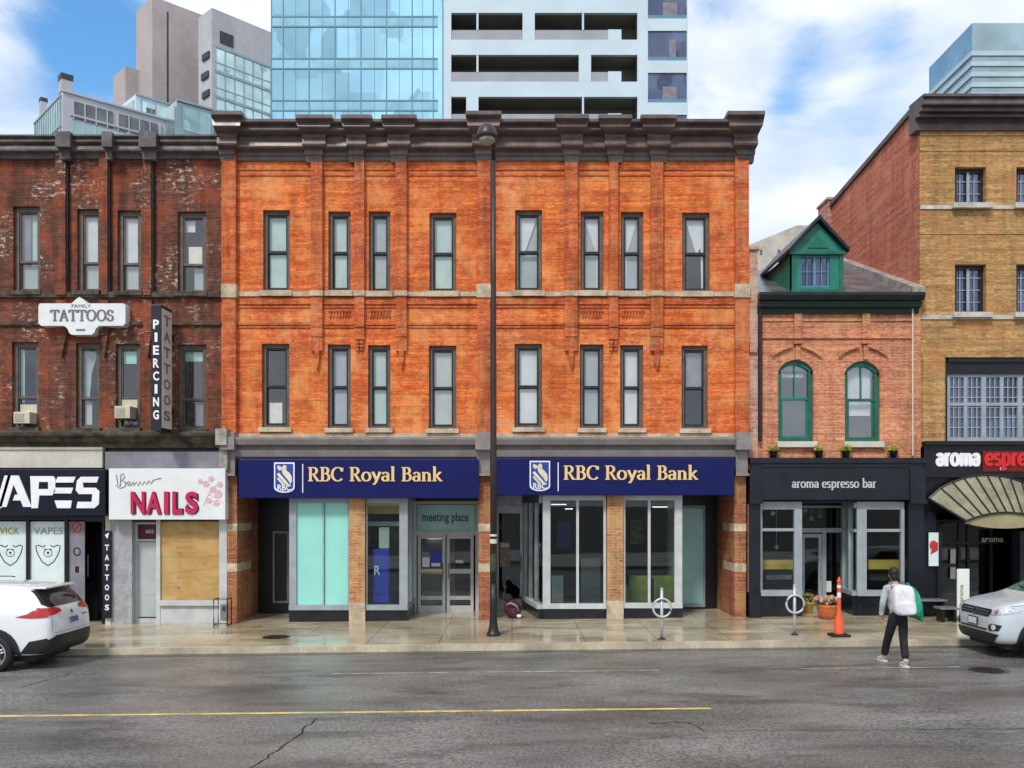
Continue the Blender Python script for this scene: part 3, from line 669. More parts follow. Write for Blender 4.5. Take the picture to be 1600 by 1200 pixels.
m = MB(); m.box(PX(547), PX(571), -.10, .3, PZ(941), PZ(770)); m.box(PX(948), PX(973), -.10, .3, PZ(938), PZ(770)); m.each('mullion_pier', 'tan_brick', OB)
m = MB()
m.box(PX(546.5), PX(571.5), -.12, .3, -.4, PZ(941)); m.box(PX(947.5), PX(973.5), -.12, .3, -.4, PZ(938))
for a, b in ((357, 372), (748, 766), (1146, 1164)):
    for q in ((880, 893), (818, 830)): m.box(PX(a)-.004, PX(b)+.004, -.104, 1.2, PZ(q[1]), PZ(q[0]))
m.each('stone_block', 'sandstone', OB)
m = MB(); m.box(PX(372), PX(748), .06, 2.0, PZ(776), PZ(700)); m.box(PX(766), PX(1146), .06, 2.7, PZ(772), PZ(700)); m.each('soffit', 'charcoal_paint', OB)
TOPL, TOPR = PZ(779), PZ(775)
m = MB()                                                       # glazed stalls of both banks: black tile bases
def fz0(px): return gz(PX(px))
m.box(PX(452), PX(546), -.02, 1.9, -.4, PZ(953)); m.box(PX(572), PX(637), -.02, 1.9, -.4, PZ(953))
m.box(PX(848), PX(947), -.02, .3, -.4, PZ(951)); m.box(PX(974), PX(1066), -.02, 1.9, -.4, PZ(950))
def slant(mb, A, B, th, z0, z1):
    d = Vector((B[0]-A[0], B[1]-A[1])).normalized(); n = Vector((-d.y, d.x))*th/2
    mb.floorpoly([(A[0]-n.x, A[1]-n.y), (B[0]-n.x, B[1]-n.y), (B[0]+n.x, B[1]+n.y), (A[0]+n.x, A[1]+n.y)], z0, z1)
SA, SB = (PX(819, 2.6), 2.6), (PX(846), .06)
slant(m, SA, SB, .16, -.4, PZ(952)); m.each('shopfront_base', 'black_tile', OB)
m = MB()
def stall(mb, a, b, mulls, top, sill, sill2, left=10, right=4, mw=3.5):
    mb.box(PX(a), PX(b), -.06, .14, PZ(sill2), PZ(sill)); mb.box(PX(a), PX(b), .0, .12, PZ(top+8), PZ(top-4))
    mb.box(PX(a), PX(a+left), -.01, .12, PZ(sill), PZ(top+8)); mb.box(PX(b-right), PX(b), -.01, .12, PZ(sill), PZ(top+8))
    for q in mulls: mb.box(PX(q-mw/2), PX(q+mw/2), .002, .11, PZ(sill), PZ(top+8))
stall(m, 452, 546, (505.5,), 778, 945, 953, 11, 2.5, 2)
stall(m, 572, 637, (), 778, 945, 953, 2, 13)
m.box(PX(630), PX(637), .12, 1.9, PZ(953), PZ(945)); m.box(PX(630), PX(637), .12, 1.9, PZ(784), PZ(775)); m.box(PX(633), PX(637), 1.0, 1.1, PZ(945), PZ(784))
m.box(PX(452), PX(456), .12, 1.9, PZ(953), PZ(776)); m.box(PX(456), PX(462), .125, .9, PZ(945), PZ(784)); m.each('window_frame', 'shop_grey', OB)
m = MB()
stall(m, 848, 947, (902.5,), 774, 943, 951, 12, 4, 4)
stall(m, 974, 1066, (1014.5,), 774, 942, 950, 3, 12, 4)
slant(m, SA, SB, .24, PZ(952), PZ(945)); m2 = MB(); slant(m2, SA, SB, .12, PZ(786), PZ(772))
for t in (.03, .36, .70):
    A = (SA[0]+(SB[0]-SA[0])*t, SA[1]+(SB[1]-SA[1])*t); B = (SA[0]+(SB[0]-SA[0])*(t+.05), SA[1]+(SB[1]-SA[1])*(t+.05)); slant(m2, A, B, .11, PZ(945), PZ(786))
m.box(PX(1062), PX(1066), .12, 1.9, PZ(950), PZ(774)); m.each('window_frame', 'shop_pale', OB); m2.build('entry_frame', 'steel_grey', OB)  # slanted entry posts coloured darker to carry the shade of the recess
m = MB(); m.box(PX(463), PX(504), .05, .07, PZ(945), PZ(785)); m.box(PX(507), PX(543.5), .05, .07, PZ(945), PZ(785)); m.each('mint_panel', 'mint_film', OB)
m = MB()
m.box(PX(574), PX(624), .05, .058, PZ(945), PZ(786)); m.box(PX(633), PX(634), .12, 1.9, PZ(945), PZ(784))
m.box(PX(860), PX(900.5), .05, .058, PZ(943), PZ(783)); m.box(PX(904.5), PX(943), .05, .058, PZ(943), PZ(783))
m.box(PX(977), PX(1012.5), .05, .058, PZ(942), PZ(783)); m.box(PX(1016.5), PX(1054), .05, .058, PZ(942), PZ(783))
slant(m, SA, SB, .012, PZ(945), PZ(786)); m.each('window_pane', 'shop_glass', OB)
# back of each entry
def entry_back(px0, px1, y, top=790):
    x0, x1 = PX(px0, y), PX(px1, y)
    return x0, x1
m = MB(); m.box(PX(360), PX(456), 1.9, 2.0, -.4, PZ(775)); m.box(PX(637), PX(748), 1.96, 2.06, PZ(835, 1.9), PZ(775)); m.box(PX(1066), PX(1146), 1.9, 2.0, -.4, PZ(770)); m.each('entry_wall', 'black_paint', OB)
# double door under the mint transom
y = 1.9
def D(name, mat, par, *a): return MB().pbox(*a, y-.02, y+.06, y).build(name, mat, par)
m = MB(); x0, x1 = PX(646, y), PX(748, y); zf = PZ(957, y)
m.frame(x0, x1, zf-.3, PZ(783, y), .09, y-.05, y+.1, .09, .3); m.box(x0+.09, x1-.09, y-.05, y+.1, PZ(836, y), PZ(829.5, y)); m.build('door_frame', 'shop_pale', OB)
TR = MB().pbox(652, 742, 789, 829.5, y-.01, y+.03, y).build('transom_panel', 'mint_glaze', OB)
sans(MB(), 'meeting place', PX(660, y), PX(732, y), PZ(819, y), PZ(801, y), y-.026, .014, .012).build('lettering', 'navy_letter', TR)
for a, b, hx in ((653, 696, 692), (698, 740, 701)):
    m = MB(); m.frame(PX(a, y), PX(b, y), PZ(956, y), PZ(836, y), .085, y-.02, y+.05, .10, .18)
    m.box(PX(a, y)+.085, PX(b, y)-.085, y-.02, y+.05, PZ(896, y), PZ(889, y)); m.box(PX(a, y)+.085, PX(b, y)-.085, y-.019, y+.05, PZ(937, y), PZ(931, y))
    d = m.build('door', 'shop_pale', OB)
    MB().box(PX(a, y)+.08, PX(b, y)-.08, y+.012, y+.018, PZ(945, y), PZ(840, y)).build('pane', 'shop_glass', d)
    MB().tube([(PX(hx, y), y-.02, PZ(905, y)), (PX(hx, y), y-.09, PZ(903, y)), (PX(hx, y), y-.09, PZ(882, y)), (PX(hx, y), y-.02, PZ(880, y))], .014, 8).build('handle', 'chrome', d)
    if a == 653:
        MB().box(PX(657, y), PX(692, y), y-.026, y-.02, PZ(897, y), PZ(894, y)).build('push_strip', 'leaf_yellow', d)
        MB().box(PX(660, y), PX(671, y), y+.004, y+.010, PZ(886, y), PZ(871, y)).box(PX(674, y), PX(688, y), y+.004, y+.010, PZ(885, y), PZ(880, y)).build('notice', 'white_letter', d)
        MB().box(PX(672, y), PX(690, y), y+.004, y+.009, PZ(879, y), PZ(860, y)).build('notice', 'banner_blue', d)
    else: MB().box(PX(712, y), PX(724, y), y+.004, y+.010, PZ(880, y), PZ(875, y)).build('notice', 'paper', d)
# left entry door
m = MB(); m.frame(PX(427, y), PX(452, y), PZ(942, y), PZ(830, y), .05, y-.06, y, .06, .06); d = m.build('door', 'shop_trim', OB)
MB().box(PX(430, y), PX(450, y), y-.03, y-.02, PZ(940, y), PZ(833, y)).build('pane', 'black_paint', d)
# right bank door at the back of the slanted entry
y = 2.6
m = MB(); m.frame(PX(774, y), PX(818, y), PZ(944, y), PZ(790, y), .10, y-.05, y+.05, .22, .14); m.box(PX(766), PX(819, y), y+.03, y+.1, PZ(790, y), PZ(770)); m.box(PX(766), PX(819, y), y-.08, y+.1, -.4, PZ(944, y)); d = m.build('door', 'steel_grey', OB)
MB().box(PX(775, y)+.09, PX(817, y)-.09, y, y+.008, PZ(942, y), PZ(793, y)).build('pane', 'shop_glass', d)
MB().box(PX(781, y), PX(797, y), y-.07, y-.055, PZ(885, y), PZ(847, y)).build('poster', 'poster_tan', d)
MB().box(PX(783, y), PX(795, y), y-.073, y-.07, PZ(855, y), PZ(849, y)).build('poster_heading', 'paper', d)
MB().tube([(PX(814, y), y-.12, PZ(893, y)), (PX(814, y), y-.12, PZ(868, y))], .014, 8).build('handle', 'chrome', d)
# right entry: pale panelled door
y = 1.9
MB().pbox(1066, 1098, 794, 944, y-.05, y, y).build('door', 'mint_glaze', OB)
m = MB(); m.frame(PX(1062, y), PX(1101, y), PZ(948, y), PZ(790, y), .05, y-.07, y-.002, .06, .10); m.build('door_frame', 'shop_grey', OB)
# the shop rooms behind the glass
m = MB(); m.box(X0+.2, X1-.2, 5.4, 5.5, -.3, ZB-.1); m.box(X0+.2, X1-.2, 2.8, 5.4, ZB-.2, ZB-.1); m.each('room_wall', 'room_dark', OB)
MB().box(PX(572), PX(700), 2.9, 3.1, .0, 2.4).build('partition', 'film_grey', OB)
for a, b, c, yy in ((862, 885, 789, 1.6), (884, 895, 796, 3.0), (778, 806, 798, 3.4), (1022, 1044, 793, 2.4), (668, 690, 842, 2.8)):
    MB().box(PX(a, yy), PX(b, yy), yy, yy+.35, PZ(c, yy), PZ(c-1.5, yy)).build('ceiling_light', 'tube_light', OB)
MB().pbox(908, 938, 872, 940, 4.2, 4.3, 4.2).pbox(862, 880, 900, 941, 2.2, 2.7, 2.2).each('counter', 'shop_pale', OB)
MB().pbox(985, 1004, 812, 850, 4.6, 4.65, 4.6).each('wall_picture', 'poster_tan', OB)
MB().pbox(870, 892, 815, 856, 4.6, 4.65, 4.6).each('wall_picture', 'banner_blue', OB)

# bank signs
def bank_sign(dx, dy, label, pxa, pxb, pya, pyb):
    yy = -.36; t = thing('bank_sign', label, 'shop sign', (PX(pxa, yy), yy, PZ(pyb, yy)), 'blue bank fascia signs')
    X = lambda p: PX(p+dx, yy); Z = lambda p: PZ(p+dy, yy)
    MB().bevelbox(PX(pxa, yy), PX(pxb, yy), yy, .05, PZ(pyb, yy), PZ(pya, yy), .02).build('board', 'bank_blue', t)
    serif_text(MB(), 'RBC Royal Bank', X(481), X(691), Z(752), Z(730)-Z(752), yy-.03, .032, .17, .07).build('lettering', 'gold_letter', t)
    MB().box(X(472.4), X(473.8), yy-.012, yy+.01, Z(770), Z(725)).build('divider', 'white_letter', t)
    sh = [(X(428.5), Z(722.5)), (X(460.5), Z(722.5)), (X(460.5), Z(762))]+[(X(444.5+16*math.cos(a)), Z(762+8*math.sin(a))) for a in [R(20*i) for i in range(1, 9)]]+[(X(428.5), Z(762))]
    c = MB().prism(sh, yy-.02, yy+.01).build('crest', 'white_letter', t)
    cx, cz = X(444.5), Z(745)
    MB().prism([(cx+(x-cx)*.87, cz+(z-cz)*.90) for x, z in sh], yy-.026, yy-.019).build('field', 'crest_blue', c)
    P = lambda *q: [(X(428.5+a*.32), Z(722.5+b*.47)) for a, b in q]
    m = MB()                                            # heraldic beast: mane, muzzle, raised paws
    for i, pl in enumerate((P((38, 16), (52, 8), (62, 14), (60, 26), (74, 34), (86, 46), (88, 62), (80, 72), (68, 58), (52, 46), (40, 34)),
                            P((18, 10), (34, 14), (40, 24), (26, 28), (16, 20)), P((14, 40), (24, 34), (58, 60), (78, 78), (72, 82), (46, 66)),
                            P((14, 54), (22, 50), (52, 74), (44, 78)))):
        m.prism(pl, yy-.031-.001*i, yy-.024)
    m.build('emblem', 'pale_gold', c)
    sans(MB(), 'RBC', X(434), X(455), Z(766.5), Z(757), yy-.032, .007, .02).build('crest_lettering', 'white_letter', c)
bank_sign(0, 0, 'blue bank sign with gold lettering over the mint window panels', 372.5, 748, 717, 778.5)
bank_sign(399, -2.5, 'blue bank sign with gold lettering over the clear shop windows beside the lamp post', 775, 1147.5, 716, 774)
# ------------------------------------------------------------------ brown brick building on the left
BB = thing('brick_building', 'weathered brown brick building with peeling paint above the vape and nail shops', 'building', (-12, 0, 0))
BU = [(20, 62, 322, 455), (120, 157, 326, 455), (183, 220, 328, 456), (277, 322, 330, 457)]
BL = [(18, 60, 534, 668), (118, 155, 536, 669), (180, 218, 537, 669), (277, 322, 538, 671)]
bx0, bx1, bz0, bz1 = -21, PX(346)-.004, PZ(700), PZ(212)
m = MB(); m.wall(bx0, bx1, bz0, bz1, [hole(p) for p in BU+BL], .02, .34)
m.add([(bx0, .36, -.5), (bx0, 17, -.5), (bx0, 17, bz1), (bx0, .36, bz1), (bx1, .36, bz0), (bx1, 17, bz0), (bx1, 17, bz1), (bx1, .36, bz1)], [(0, 1, 2, 3), (4, 5, 6, 7), (1, 5, 6, 2)])
m.build('wall', 'brown_brick', BB)
MB().box(bx0, bx1-.02, .1, 16.9, bz1-.3, bz1-.15).build('roof', 'gutter_black', BB)
m = MB(); m.box(bx0+.1, bx1-.05, .4, 16.8, PZ(492)-.1, PZ(492)); m.box(bx0+.1, bx1-.05, .4, 16.8, bz0, bz0+.1); m.box(bx0+.1, bx1-.05, 4, 4.1, bz0, bz1-.3); m.each('floor_slab', 'room_dark', BB)
m = MB()
for a, b in ((90, 106), (158, 171), (226, 239)):
    m.box(PX(a), PX(b), -.13, .05, PZ(462), PZ(236)); m.box(PX(a), PX(b), -.10, .05, PZ(520), PZ(470)); c = (a+b)/2
    m.prism([(PX(a), PZ(520)), (PX(b), PZ(520)), (PX(b-3), PZ(536)), (PX(c), PZ(560)), (PX(a+3), PZ(536))], -.08, .05)
m.each('pilaster', 'brown_brick', BB)
m = MB()
for a, b in ((106, 108.5), (171, 173.5), (239, 242)): m.box(PX(a)+.001, PX(b), -.09, .05, PZ(456), PZ(236))
m.each('dark_edge_strip', 'dark_strip', BB)  # thin dark strip along the right side of each pilaster
m = MB(); m.box(bx0, bx1, -.09, .05, PZ(465), PZ(457)); m.box(bx0, bx1, -.05, .05, PZ(508), PZ(503.5))
for p in BU+BL: m.box(PX(p[0]-4), PX(p[1]+4), -.13, .12, PZ(p[3]+6.5), PZ(p[3]))
m.each('stone_band', 'mossy_stone', BB)
LP = [(.05, PZ(700)), (-.10, PZ(700)), (-.12, PZ(694)), (-.26, PZ(690)), (-.28, PZ(685)), (-.42, PZ(682)), (-.44, PZ(678)), (.05, PZ(672))]
MB().run(LP, bx0, PX(347)).build('shopfront_cornice', 'mossy_stone', BB)
m = MB(); m.box(PX(346), PX(363), -.5, -.16, PZ(697), PZ(672)); m.box(PX(349), PX(361), -.34, -.11, PZ(735), PZ(697)); m.each('end_block', 'grey_stone', BB)
OP = [(.1, 11.98), (-.06, 11.98), (-.08, 12.08), (-.25, 12.11), (-.26, 12.15), (-.22, 12.27), (-.20, 12.29), (-.30, 12.32), (-.31, 12.35), (-.27, 12.43), (-.36, 12.45), (-.36, 12.49), (.1, 12.52)]
MB().run(OP, bx0, PX(346)).build('cornice', 'old_cornice', BB)
m = MB()
for a, b in ((88, 111), (160, 176), (218, 245)): m.box(PX(a, -.4), PX(b, -.4), -.46, .04, 12.14, 12.53); m.box(PX(a+3, -.3), PX(b-3, -.3), -.24, .04, 11.9, 12.14)
m.each('cornice_bracket', 'old_cornice', BB)
MB().prism([(PX(220), PZ(236)), (PX(238), PZ(236)), (PX(236), PZ(242)), (PX(230), PZ(247)), (PX(223), PZ(242))], -.2, -.12).build('corbel', 'grey_stone', BB)
C1 = [[('film_grey', rect(0, .5, .32, 1)), ('blind_grey', rect(0, 1, 0, .34)), ('blind_mint', rect(.45, 1, .3, 1))], [('curtain_white', rect(0, 1, .35, 1)), ('film_white', FULL)], [('curtain_white', rect(0, 1, .35, 1)), ('film_white', FULL)], [('paper', rect(.2, .85, .36, .62)), ('paper', rect(.05, .5, .82, .97)), ('blind_grey', rect(.45, 1, 0, .32))],
      [('mint_glaze', rect(0, .22, .3, 1))], [('blind_grey', [(0, .3), (.35, .3), (.5, .7), (.9, .95), (0, 1)]), ('film_white', rect(0, .5, 0, .32))], [('mint_glaze', rect(0, 1, .82, 1))], [('mint_glaze', rect(0, 1, .86, 1)), ('film_grey', rect(.55, 1, 0, .3))]]
for p, c in zip(BU+BL, C1):
    h = hole(p); sash_window(BB, h[0]+.003, h[1]-.003, h[2]+.003, h[3]-.003, .12, 'jamb_paint', 'jamb_paint', .10, .12, .36, c, .05, .035)
# vape shop front
m = MB(); m.box(bx0, PX(163), -.12, .05, PZ(731), PZ(703)); m.box(bx0, PX(164), -.16, .05, PZ(703), PZ(699)); m.build('fascia_panel', 'cream_paint', BB)
m = MB(); m.box(PX(167), PX(349), -.10, .05, PZ(736), PZ(706)); m.build('fascia_panel', 'film_grey', BB)
m = MB(); m.box(bx0, bx1, .05, .4, PZ(815), bz0); m.box(bx0, bx1, .4, 4, PZ(812), PZ(806)); m.build('lintel', 'black_paint', BB)
m = MB()
for a, b in ((-340, -300), (-60, -55), (41, 46), (101, 106)): m.box(PX(a), PX(b), -.02, .15, -.5, PZ(812))
m.box(bx0, PX(106), -.04, .15, -.5, PZ(942)); m.box(PX(131), PX(160), .9, 1.0, -.5, PZ(812)); m.box(PX(160), PX(163), -.03, 1.0, -.5, PZ(812)); m.box(bx0, PX(131), .8, .9, -.5, PZ(812)); m.each('shopfront_frame', 'black_paint', BB)
m = MB(); m.box(PX(134, .85), PX(158, .85), .84, .9, PZ(955, .85), PZ(818, .85)); d = m.build('door', 'charcoal_paint', BB)
MB().tube([(PX(138, .8), .78, PZ(905)), (PX(138, .8), .78, PZ(870))], .014, 8).build('handle', 'chrome', d)
def poster(a, b, mat, face):
    pl = MB().box(PX(a), PX(b), .05, .07, PZ(942), PZ(813)).build('window_poster', mat, BB)
    if not face: return pl
    c = (a+b)/2; X = lambda u: PX(c+u); Z = PZ; m = MB(); yy = .045
    def st(pts, w=.016): ribbon(m, pts, w, w, lambda p: (X(p.x), Z(p.y)), yy, .004)
    for s in (-1, 1):                                   # a plain outlined animal face in a heart of leaves
        st([(s*q[0], q[1]) for q in ((0, 884), (9, 878), (15, 868), (18, 860), (19, 853), (14, 852), (8, 855), (4, 852))], 1.6)
        st([(s*3.2, 858), (s*5.2, 860)], 2.2)
    st(arc(0, 864, 6.5, 6, 0, 360, 16), 1.); st([(-2, 863.5), (2, 863.5)], 2.6)
    st([(0, 864), (0, 867)], 1.); m.build('printed_face', 'navy_letter', pl); return pl
p1 = poster(-12, 41, 'sign_mint', True); p2 = poster(46, 101, 'sign_mint', True); poster(-55, -14, 'sign_mint', False)
p3 = poster(106, 131, 'film_grey', False)
sans(MB(), 'VICK', PX(-2), PX(29), PZ(835), PZ(824), .045, .006, .01).build('lettering', 'leaf_yellow', p1)
sans(MB(), 'VAPES', PX(51), PX(97), PZ(835), PZ(824), .045, .006, .01).build('lettering', 'steel_grey', p2)
m = MB(); ribbon(m, arc(118.5, 824, 7, 8, 0, 360, 20), 2.2, 2.2, lambda p: (PX(p.x), PZ(p.y)), .045, .005); ribbon(m, [(114, 829), (123, 819)], 2, 2, lambda p: (PX(p.x), PZ(p.y)), .043, .005); m.build('round_symbol', 'red_print', p3)
m = MB(); ribbon(m, arc(119, 862, 5, 6, 0, 360, 16), 2, 2, lambda p: (PX(p.x), PZ(p.y)), .045, .005); m.box(PX(116), PX(122), .044, .05, PZ(895), PZ(885)); m.build('printed_mark', 'dark_sign', p3)
# nail salon front
plain('tile_grey', (.34, .35, .365, 1), .35, .18, 4, fine=16)
m = MB(); m.box(PX(173), PX(206), .0, .3, -.5, PZ(812)); m.build('tiled_wall', 'tile_grey', BB)
m = MB(); m.frame(PX(205), PX(249), -.4, PZ(816), .07, .22, .36, .06, .4); m.box(PX(205)+.07, PX(249)-.07, .22, .36, PZ(846), PZ(843)); d = m.build('door_frame', 'shop_pale', BB)
d = MB().bevelbox(PX(209), PX(245), .27, .32, PZ(966), PZ(847), .012).build('door', 'film_white', BB)
MB().frame(PX(213), PX(241), PZ(930), PZ(852), .03, .262, .272).build('door_moulding', 'shop_pale', d)
MB().tube([(PX(240), .25, PZ(913)), (PX(240), .25, PZ(902))], .02, 8).build('handle', 'steel_grey', d)
t2 = MB().box(PX(209), PX(244), .28, .31, PZ(843), PZ(819)).build('transom_panel', 'maroon', BB)
sans(MB(), '605', PX(221), PX(234), PZ(834), PZ(828), .272, .008, .01).build('house_number', 'paper', t2)
MB().box(PX(250), PX(344), .06, .09, PZ(938), PZ(870.6)).build('plywood_board', 'plywood', BB); MB().box(PX(250), PX(344), .052, .085, PZ(870.2), PZ(815)).build('plywood_board', 'plywood', BB)
m = MB(); m.box(PX(244), PX(250), .0, .3, -.4, PZ(812)); m.box(PX(250), PX(345), -.06, .2, PZ(946), PZ(938)); m.box(PX(250), PX(345), .02, .3, -.4, PZ(946)); m.box(PX(344), PX(356), -.08, .3, -.4, PZ(812)); m.each('stall_riser', 'shop_pale', BB)
m = MB(); m.box(PX(165), PX(173), -.02, .3, -.4, PZ(735)); m.build('corner_post', 'cream_paint', BB)

# signs of the brown building
def sign_thing(name, label, px, py, y, cat='shop sign'): return thing(name, label, cat, (PX(px, y), y, PZ(py, y)))
y = -.34
t = sign_thing('shop_sign', 'long black vape sign with big white letters under a cream panel', 0, 805, y)
MB().bevelbox(-21, PX(164, y), y, .0, PZ(806, y), PZ(733, y), .02).build('board', 'vape_black', t)
m = MB(); X = lambda p: PX(p, y); Z = lambda p: PZ(p, y); yy = y-.03
def poly(*q): m.prism([(X(a), Z(b)) for a, b in q], yy, y+.01)
poly((-22, 743), (-12, 743), (-2, 776), (8, 743), (18, 743), (3, 794), (-7, 794))
poly((13, 743), (30, 743), (50, 792), (37, 792), (33, 782), (21, 782), (24, 773), (29, 773), (22, 757), (11, 792), (-1, 792))
poly((48, 744), (84, 744), (87, 748), (87, 768), (82, 774), (62, 774), (60, 794), (50, 794)); 
poly((91, 745), (119, 745), (115, 754), (87, 754)); poly((87, 762), (115, 762), (112, 771), (84, 771)); poly((86, 782), (113, 782), (111, 794), (90, 794))
poly((127, 745), (155, 745), (152, 754), (130, 754), (131, 762), (150, 762), (156, 768), (155, 788), (148, 794), (120, 794), (122, 784), (144, 784), (145, 772), (124, 772), (119, 766), (121, 751))
m.build('lettering', 'white_letter', t)
m = MB(); m.prism([(X(62), Z(753)), (X(76), Z(753)), (X(76), Z(764)), (X(61), Z(764))], yy-.003, y); m.build('letter_counter', 'vape_black', t)
y = -.36
t = sign_thing('shop_sign', 'white nail salon sign with pink block letters and flower sprig', 170, 812, y)
MB().bevelbox(PX(170, y), PX(352, y), y, -.04, PZ(812, y), PZ(732, y), .015).build('board', 'sign_white', t)
X = lambda p: PX(p, y); Z = lambda p: PZ(p, y)
for dep, off, mat, nm, dx in ((.03, .0, 'nails_pink', 'lettering', 0), (.02, .035, 'maroon', 'letter_shadow', 1.6)):
    m = MB()
    for ch, a, b in (('N', 205, 227), ('A', 229, 252), ('I', 257, 264), ('L', 270, 286), ('S', 290, 310)): sans(m, ch, X(a+dx), X(b+dx), Z(803+dx*.5), Z(768+dx*.5), y-(.045 if nm == 'lettering' else .02), dep, off+.03)
    m.build(nm, mat, t)
m = MB(); cur = [(182, 742), (184, 756), (188, 760), (189, 742), (193, 740), (195, 746), (190, 751), (196, 753), (196, 760), (188, 763), (181, 758)]
ribbon(m, cur, 1.1, 1.1, lambda p: (X(p.x), Z(p.y)), y-.012, .014)
cur = [(197, 757), (201, 752), (204, 754), (200, 758), (204, 759), (209, 753), (209, 759), (213, 753), (216, 759), (219, 752), (222, 758), (226, 752), (229, 757), (233, 751), (236, 756), (240, 750), (252, 747)]
ribbon(m, cur, 1.1, 1.1, lambda p: (X(p.x), Z(p.y)), y-.0125, .014); m.build('script_lettering', 'script_grey', t)
m = MB(); ribbon(m, [(318, 790), (326, 772), (336, 760), (347, 752)], .8, .8, lambda p: (X(p.x), Z(p.y)), y-.010, .012); ribbon(m, [(326, 772), (338, 778), (348, 786)], .8, .8, lambda p: (X(p.x), Z(p.y)), y-.0105, .012)
for (a, b, r) in ((322, 756, 4), (330, 748, 3.5), (333, 765, 4), (341, 772, 5), (344, 757, 3.5), (327, 782, 3.5), (338, 786, 4), (313, 752, 3)):
    for k in range(5): m.lathe([(r*.011, -.012+.0006*k), (r*.011, 0)], (X(a)+.011*r*math.cos(k*1.257), y, Z(b)+.011*r*math.sin(k*1.257)), 10, 'y')
m.build('flower_sprig', 'flower_pink', t)
y = -.26
t = sign_thing('shop_sign', 'white shaped tattoo sign fixed to the brown brick wall', 60, 522, y)
out = [(62, 474), (112, 474), (118, 468), (124, 464), (130, 468), (136, 474), (193, 474), (196, 477), (196, 505), (192, 509), (155, 509), (150, 513), (147, 520), (143, 523), (112, 523), (108, 520), (105, 513), (100, 509), (64, 509), (60, 505), (60, 478)]
X = lambda p: PX(p, y); Z = lambda p: PZ(p, y)
MB().prism([(X(a), Z(b)) for a, b in out], y, .02).build('board', 'sign_white', t)
serif_text(MB(), 'TATTOOS', X(79), X(178), Z(501.5), Z(484)-Z(501.5), y-.012, .014, .18, .09).build('lettering', 'script_grey', t)
sans(MB(), 'FAMILY', X(112), X(142), Z(480.5), Z(475.5), y-.008, .01, 0).build('small_lettering', 'script_grey', t)
MB().box(X(119), X(133), y-.008, y+.002, Z(517), Z(514)).build('printed_bar', 'script_grey', t)
t = sign_thing('projecting_sign', 'tall dark projecting sign with white letters stacked down its face', 236, 675, -1.0)
y = -1.0
X = lambda p: PX(p, y); Z = lambda p: PZ(p, y)
XA, XB = X(236), X(252)
MB().bevelbox(XA, XB, y, -.3, Z(673), Z(476), .012).build('case', 'dark_sign', t)
m = MB()
for i, ch in enumerate('PIERCING'):
    w = 2.2 if ch == 'I' else 4.6; sans(m, ch, X(244-w), X(244+w), Z(514+i*20.2), Z(499.5+i*20.2), y-.012, .016, .03)
m.build('lettering', 'white_letter', t)
sf = MB().box(XB, XB+.014, y+.03, -.33, Z(668), Z(481)).build('side_face', 'cream_paint', t)
m = MB()
for i, ch in enumerate('TATTOOS'):
    zt = Z(490+i*25); sans(m, ch, 0, .44, zt-.26, zt, 0, .01, .03, rot=lambda p: (XB+.02-p[1], -.88+p[0], p[2]))
m.build('side_lettering', 'script_grey', sf)
MB().box(XA+.06, XB-.06, -.32, .1, Z(520), Z(512)).box(XA+.06, XB-.06, -.32, .1, Z(640), Z(632)).build('bracket', 'iron_black', t)
y = -.10
t = sign_thing('address_sign', 'narrow black board with white letters stacked beside the grey tiles', 162, 966, y)
X = lambda p: PX(p, y); Z = lambda p: PZ(p, y)
MB().box(X(161.5), X(172.5), y, -.025, Z(966), Z(829)).build('board', 'dark_sign', t)
m = MB()
for i, ch in enumerate('TATTOOS'): sans(m, ch, X(164), X(170.5), Z(860+i*15.6), Z(851+i*15.6), y-.006, .008, .03)
m.prism([(X(164), Z(836)), (X(170.5), Z(832)), (X(168), Z(842))], y-.006, y)
m.build('lettering', 'white_letter', t)

# window air conditioners
def aircon(a, b, c, d, label):
    y = -.28; t = thing('air_conditioner', label, 'air conditioner', (PX((a+b)/2), y, PZ(d)), 'air conditioners in the lower windows of the brown building')
    MB().bevelbox(PX(a), PX(b), y, .25, PZ(d), PZ(c), .015).build('case', 'ac_cream', t)
    g = MB(); w = PX(b)-PX(a); g.box(PX(a)+.04, PX(a)+w*.66, y-.006, y+.01, PZ(d)+.05, PZ(c)-.05); g.build('grille', 'ac_grille', t)
    m = MB(); h = PZ(c)-PZ(d)-.1
    for k in range(7): m.box(PX(a)+.045, PX(a)+w*.655, y-.012, y-.004, PZ(d)+.055+k*h/7, PZ(d)+.055+k*h/7+h*.07)
    m.build('louvre', 'ac_cream', t)
    MB().box(PX(a-3), PX(b+4), .15, .19, PZ(c), PZ(c-14)).build('filler_panel', 'ac_cream', t)
    MB().tube([(PX(a)+.1, -.22, PZ(d)-.01), (PX(a)+.1, .0, PZ(d)-.14)], .012, 6).tube([(PX(b)-.1, -.22, PZ(d)-.01), (PX(b)-.1, .0, PZ(d)-.14)], .012, 6).build('support_strut', 'iron_black', t)
aircon(30, 55, 645, 663, 'cream air conditioner low in the window nearest the white car')
aircon(186, 210, 636, 655, 'cream air conditioner in the window beside the tall piercing sign')
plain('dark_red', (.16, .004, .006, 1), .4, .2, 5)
plain('pale_sill', (.50, .47, .41, 1), .8, .25, 3, bump=.2, fine=16)
plain('pale_band', (.44, .55, .57, 1), .4, .1, .3)
plain('roof_stone', (.33, .29, .26, 1), .8, .35, 3, bump=.3, fine=12)
plain('dim_letter', (.50, .50, .52, 1), .5, .1, 4)
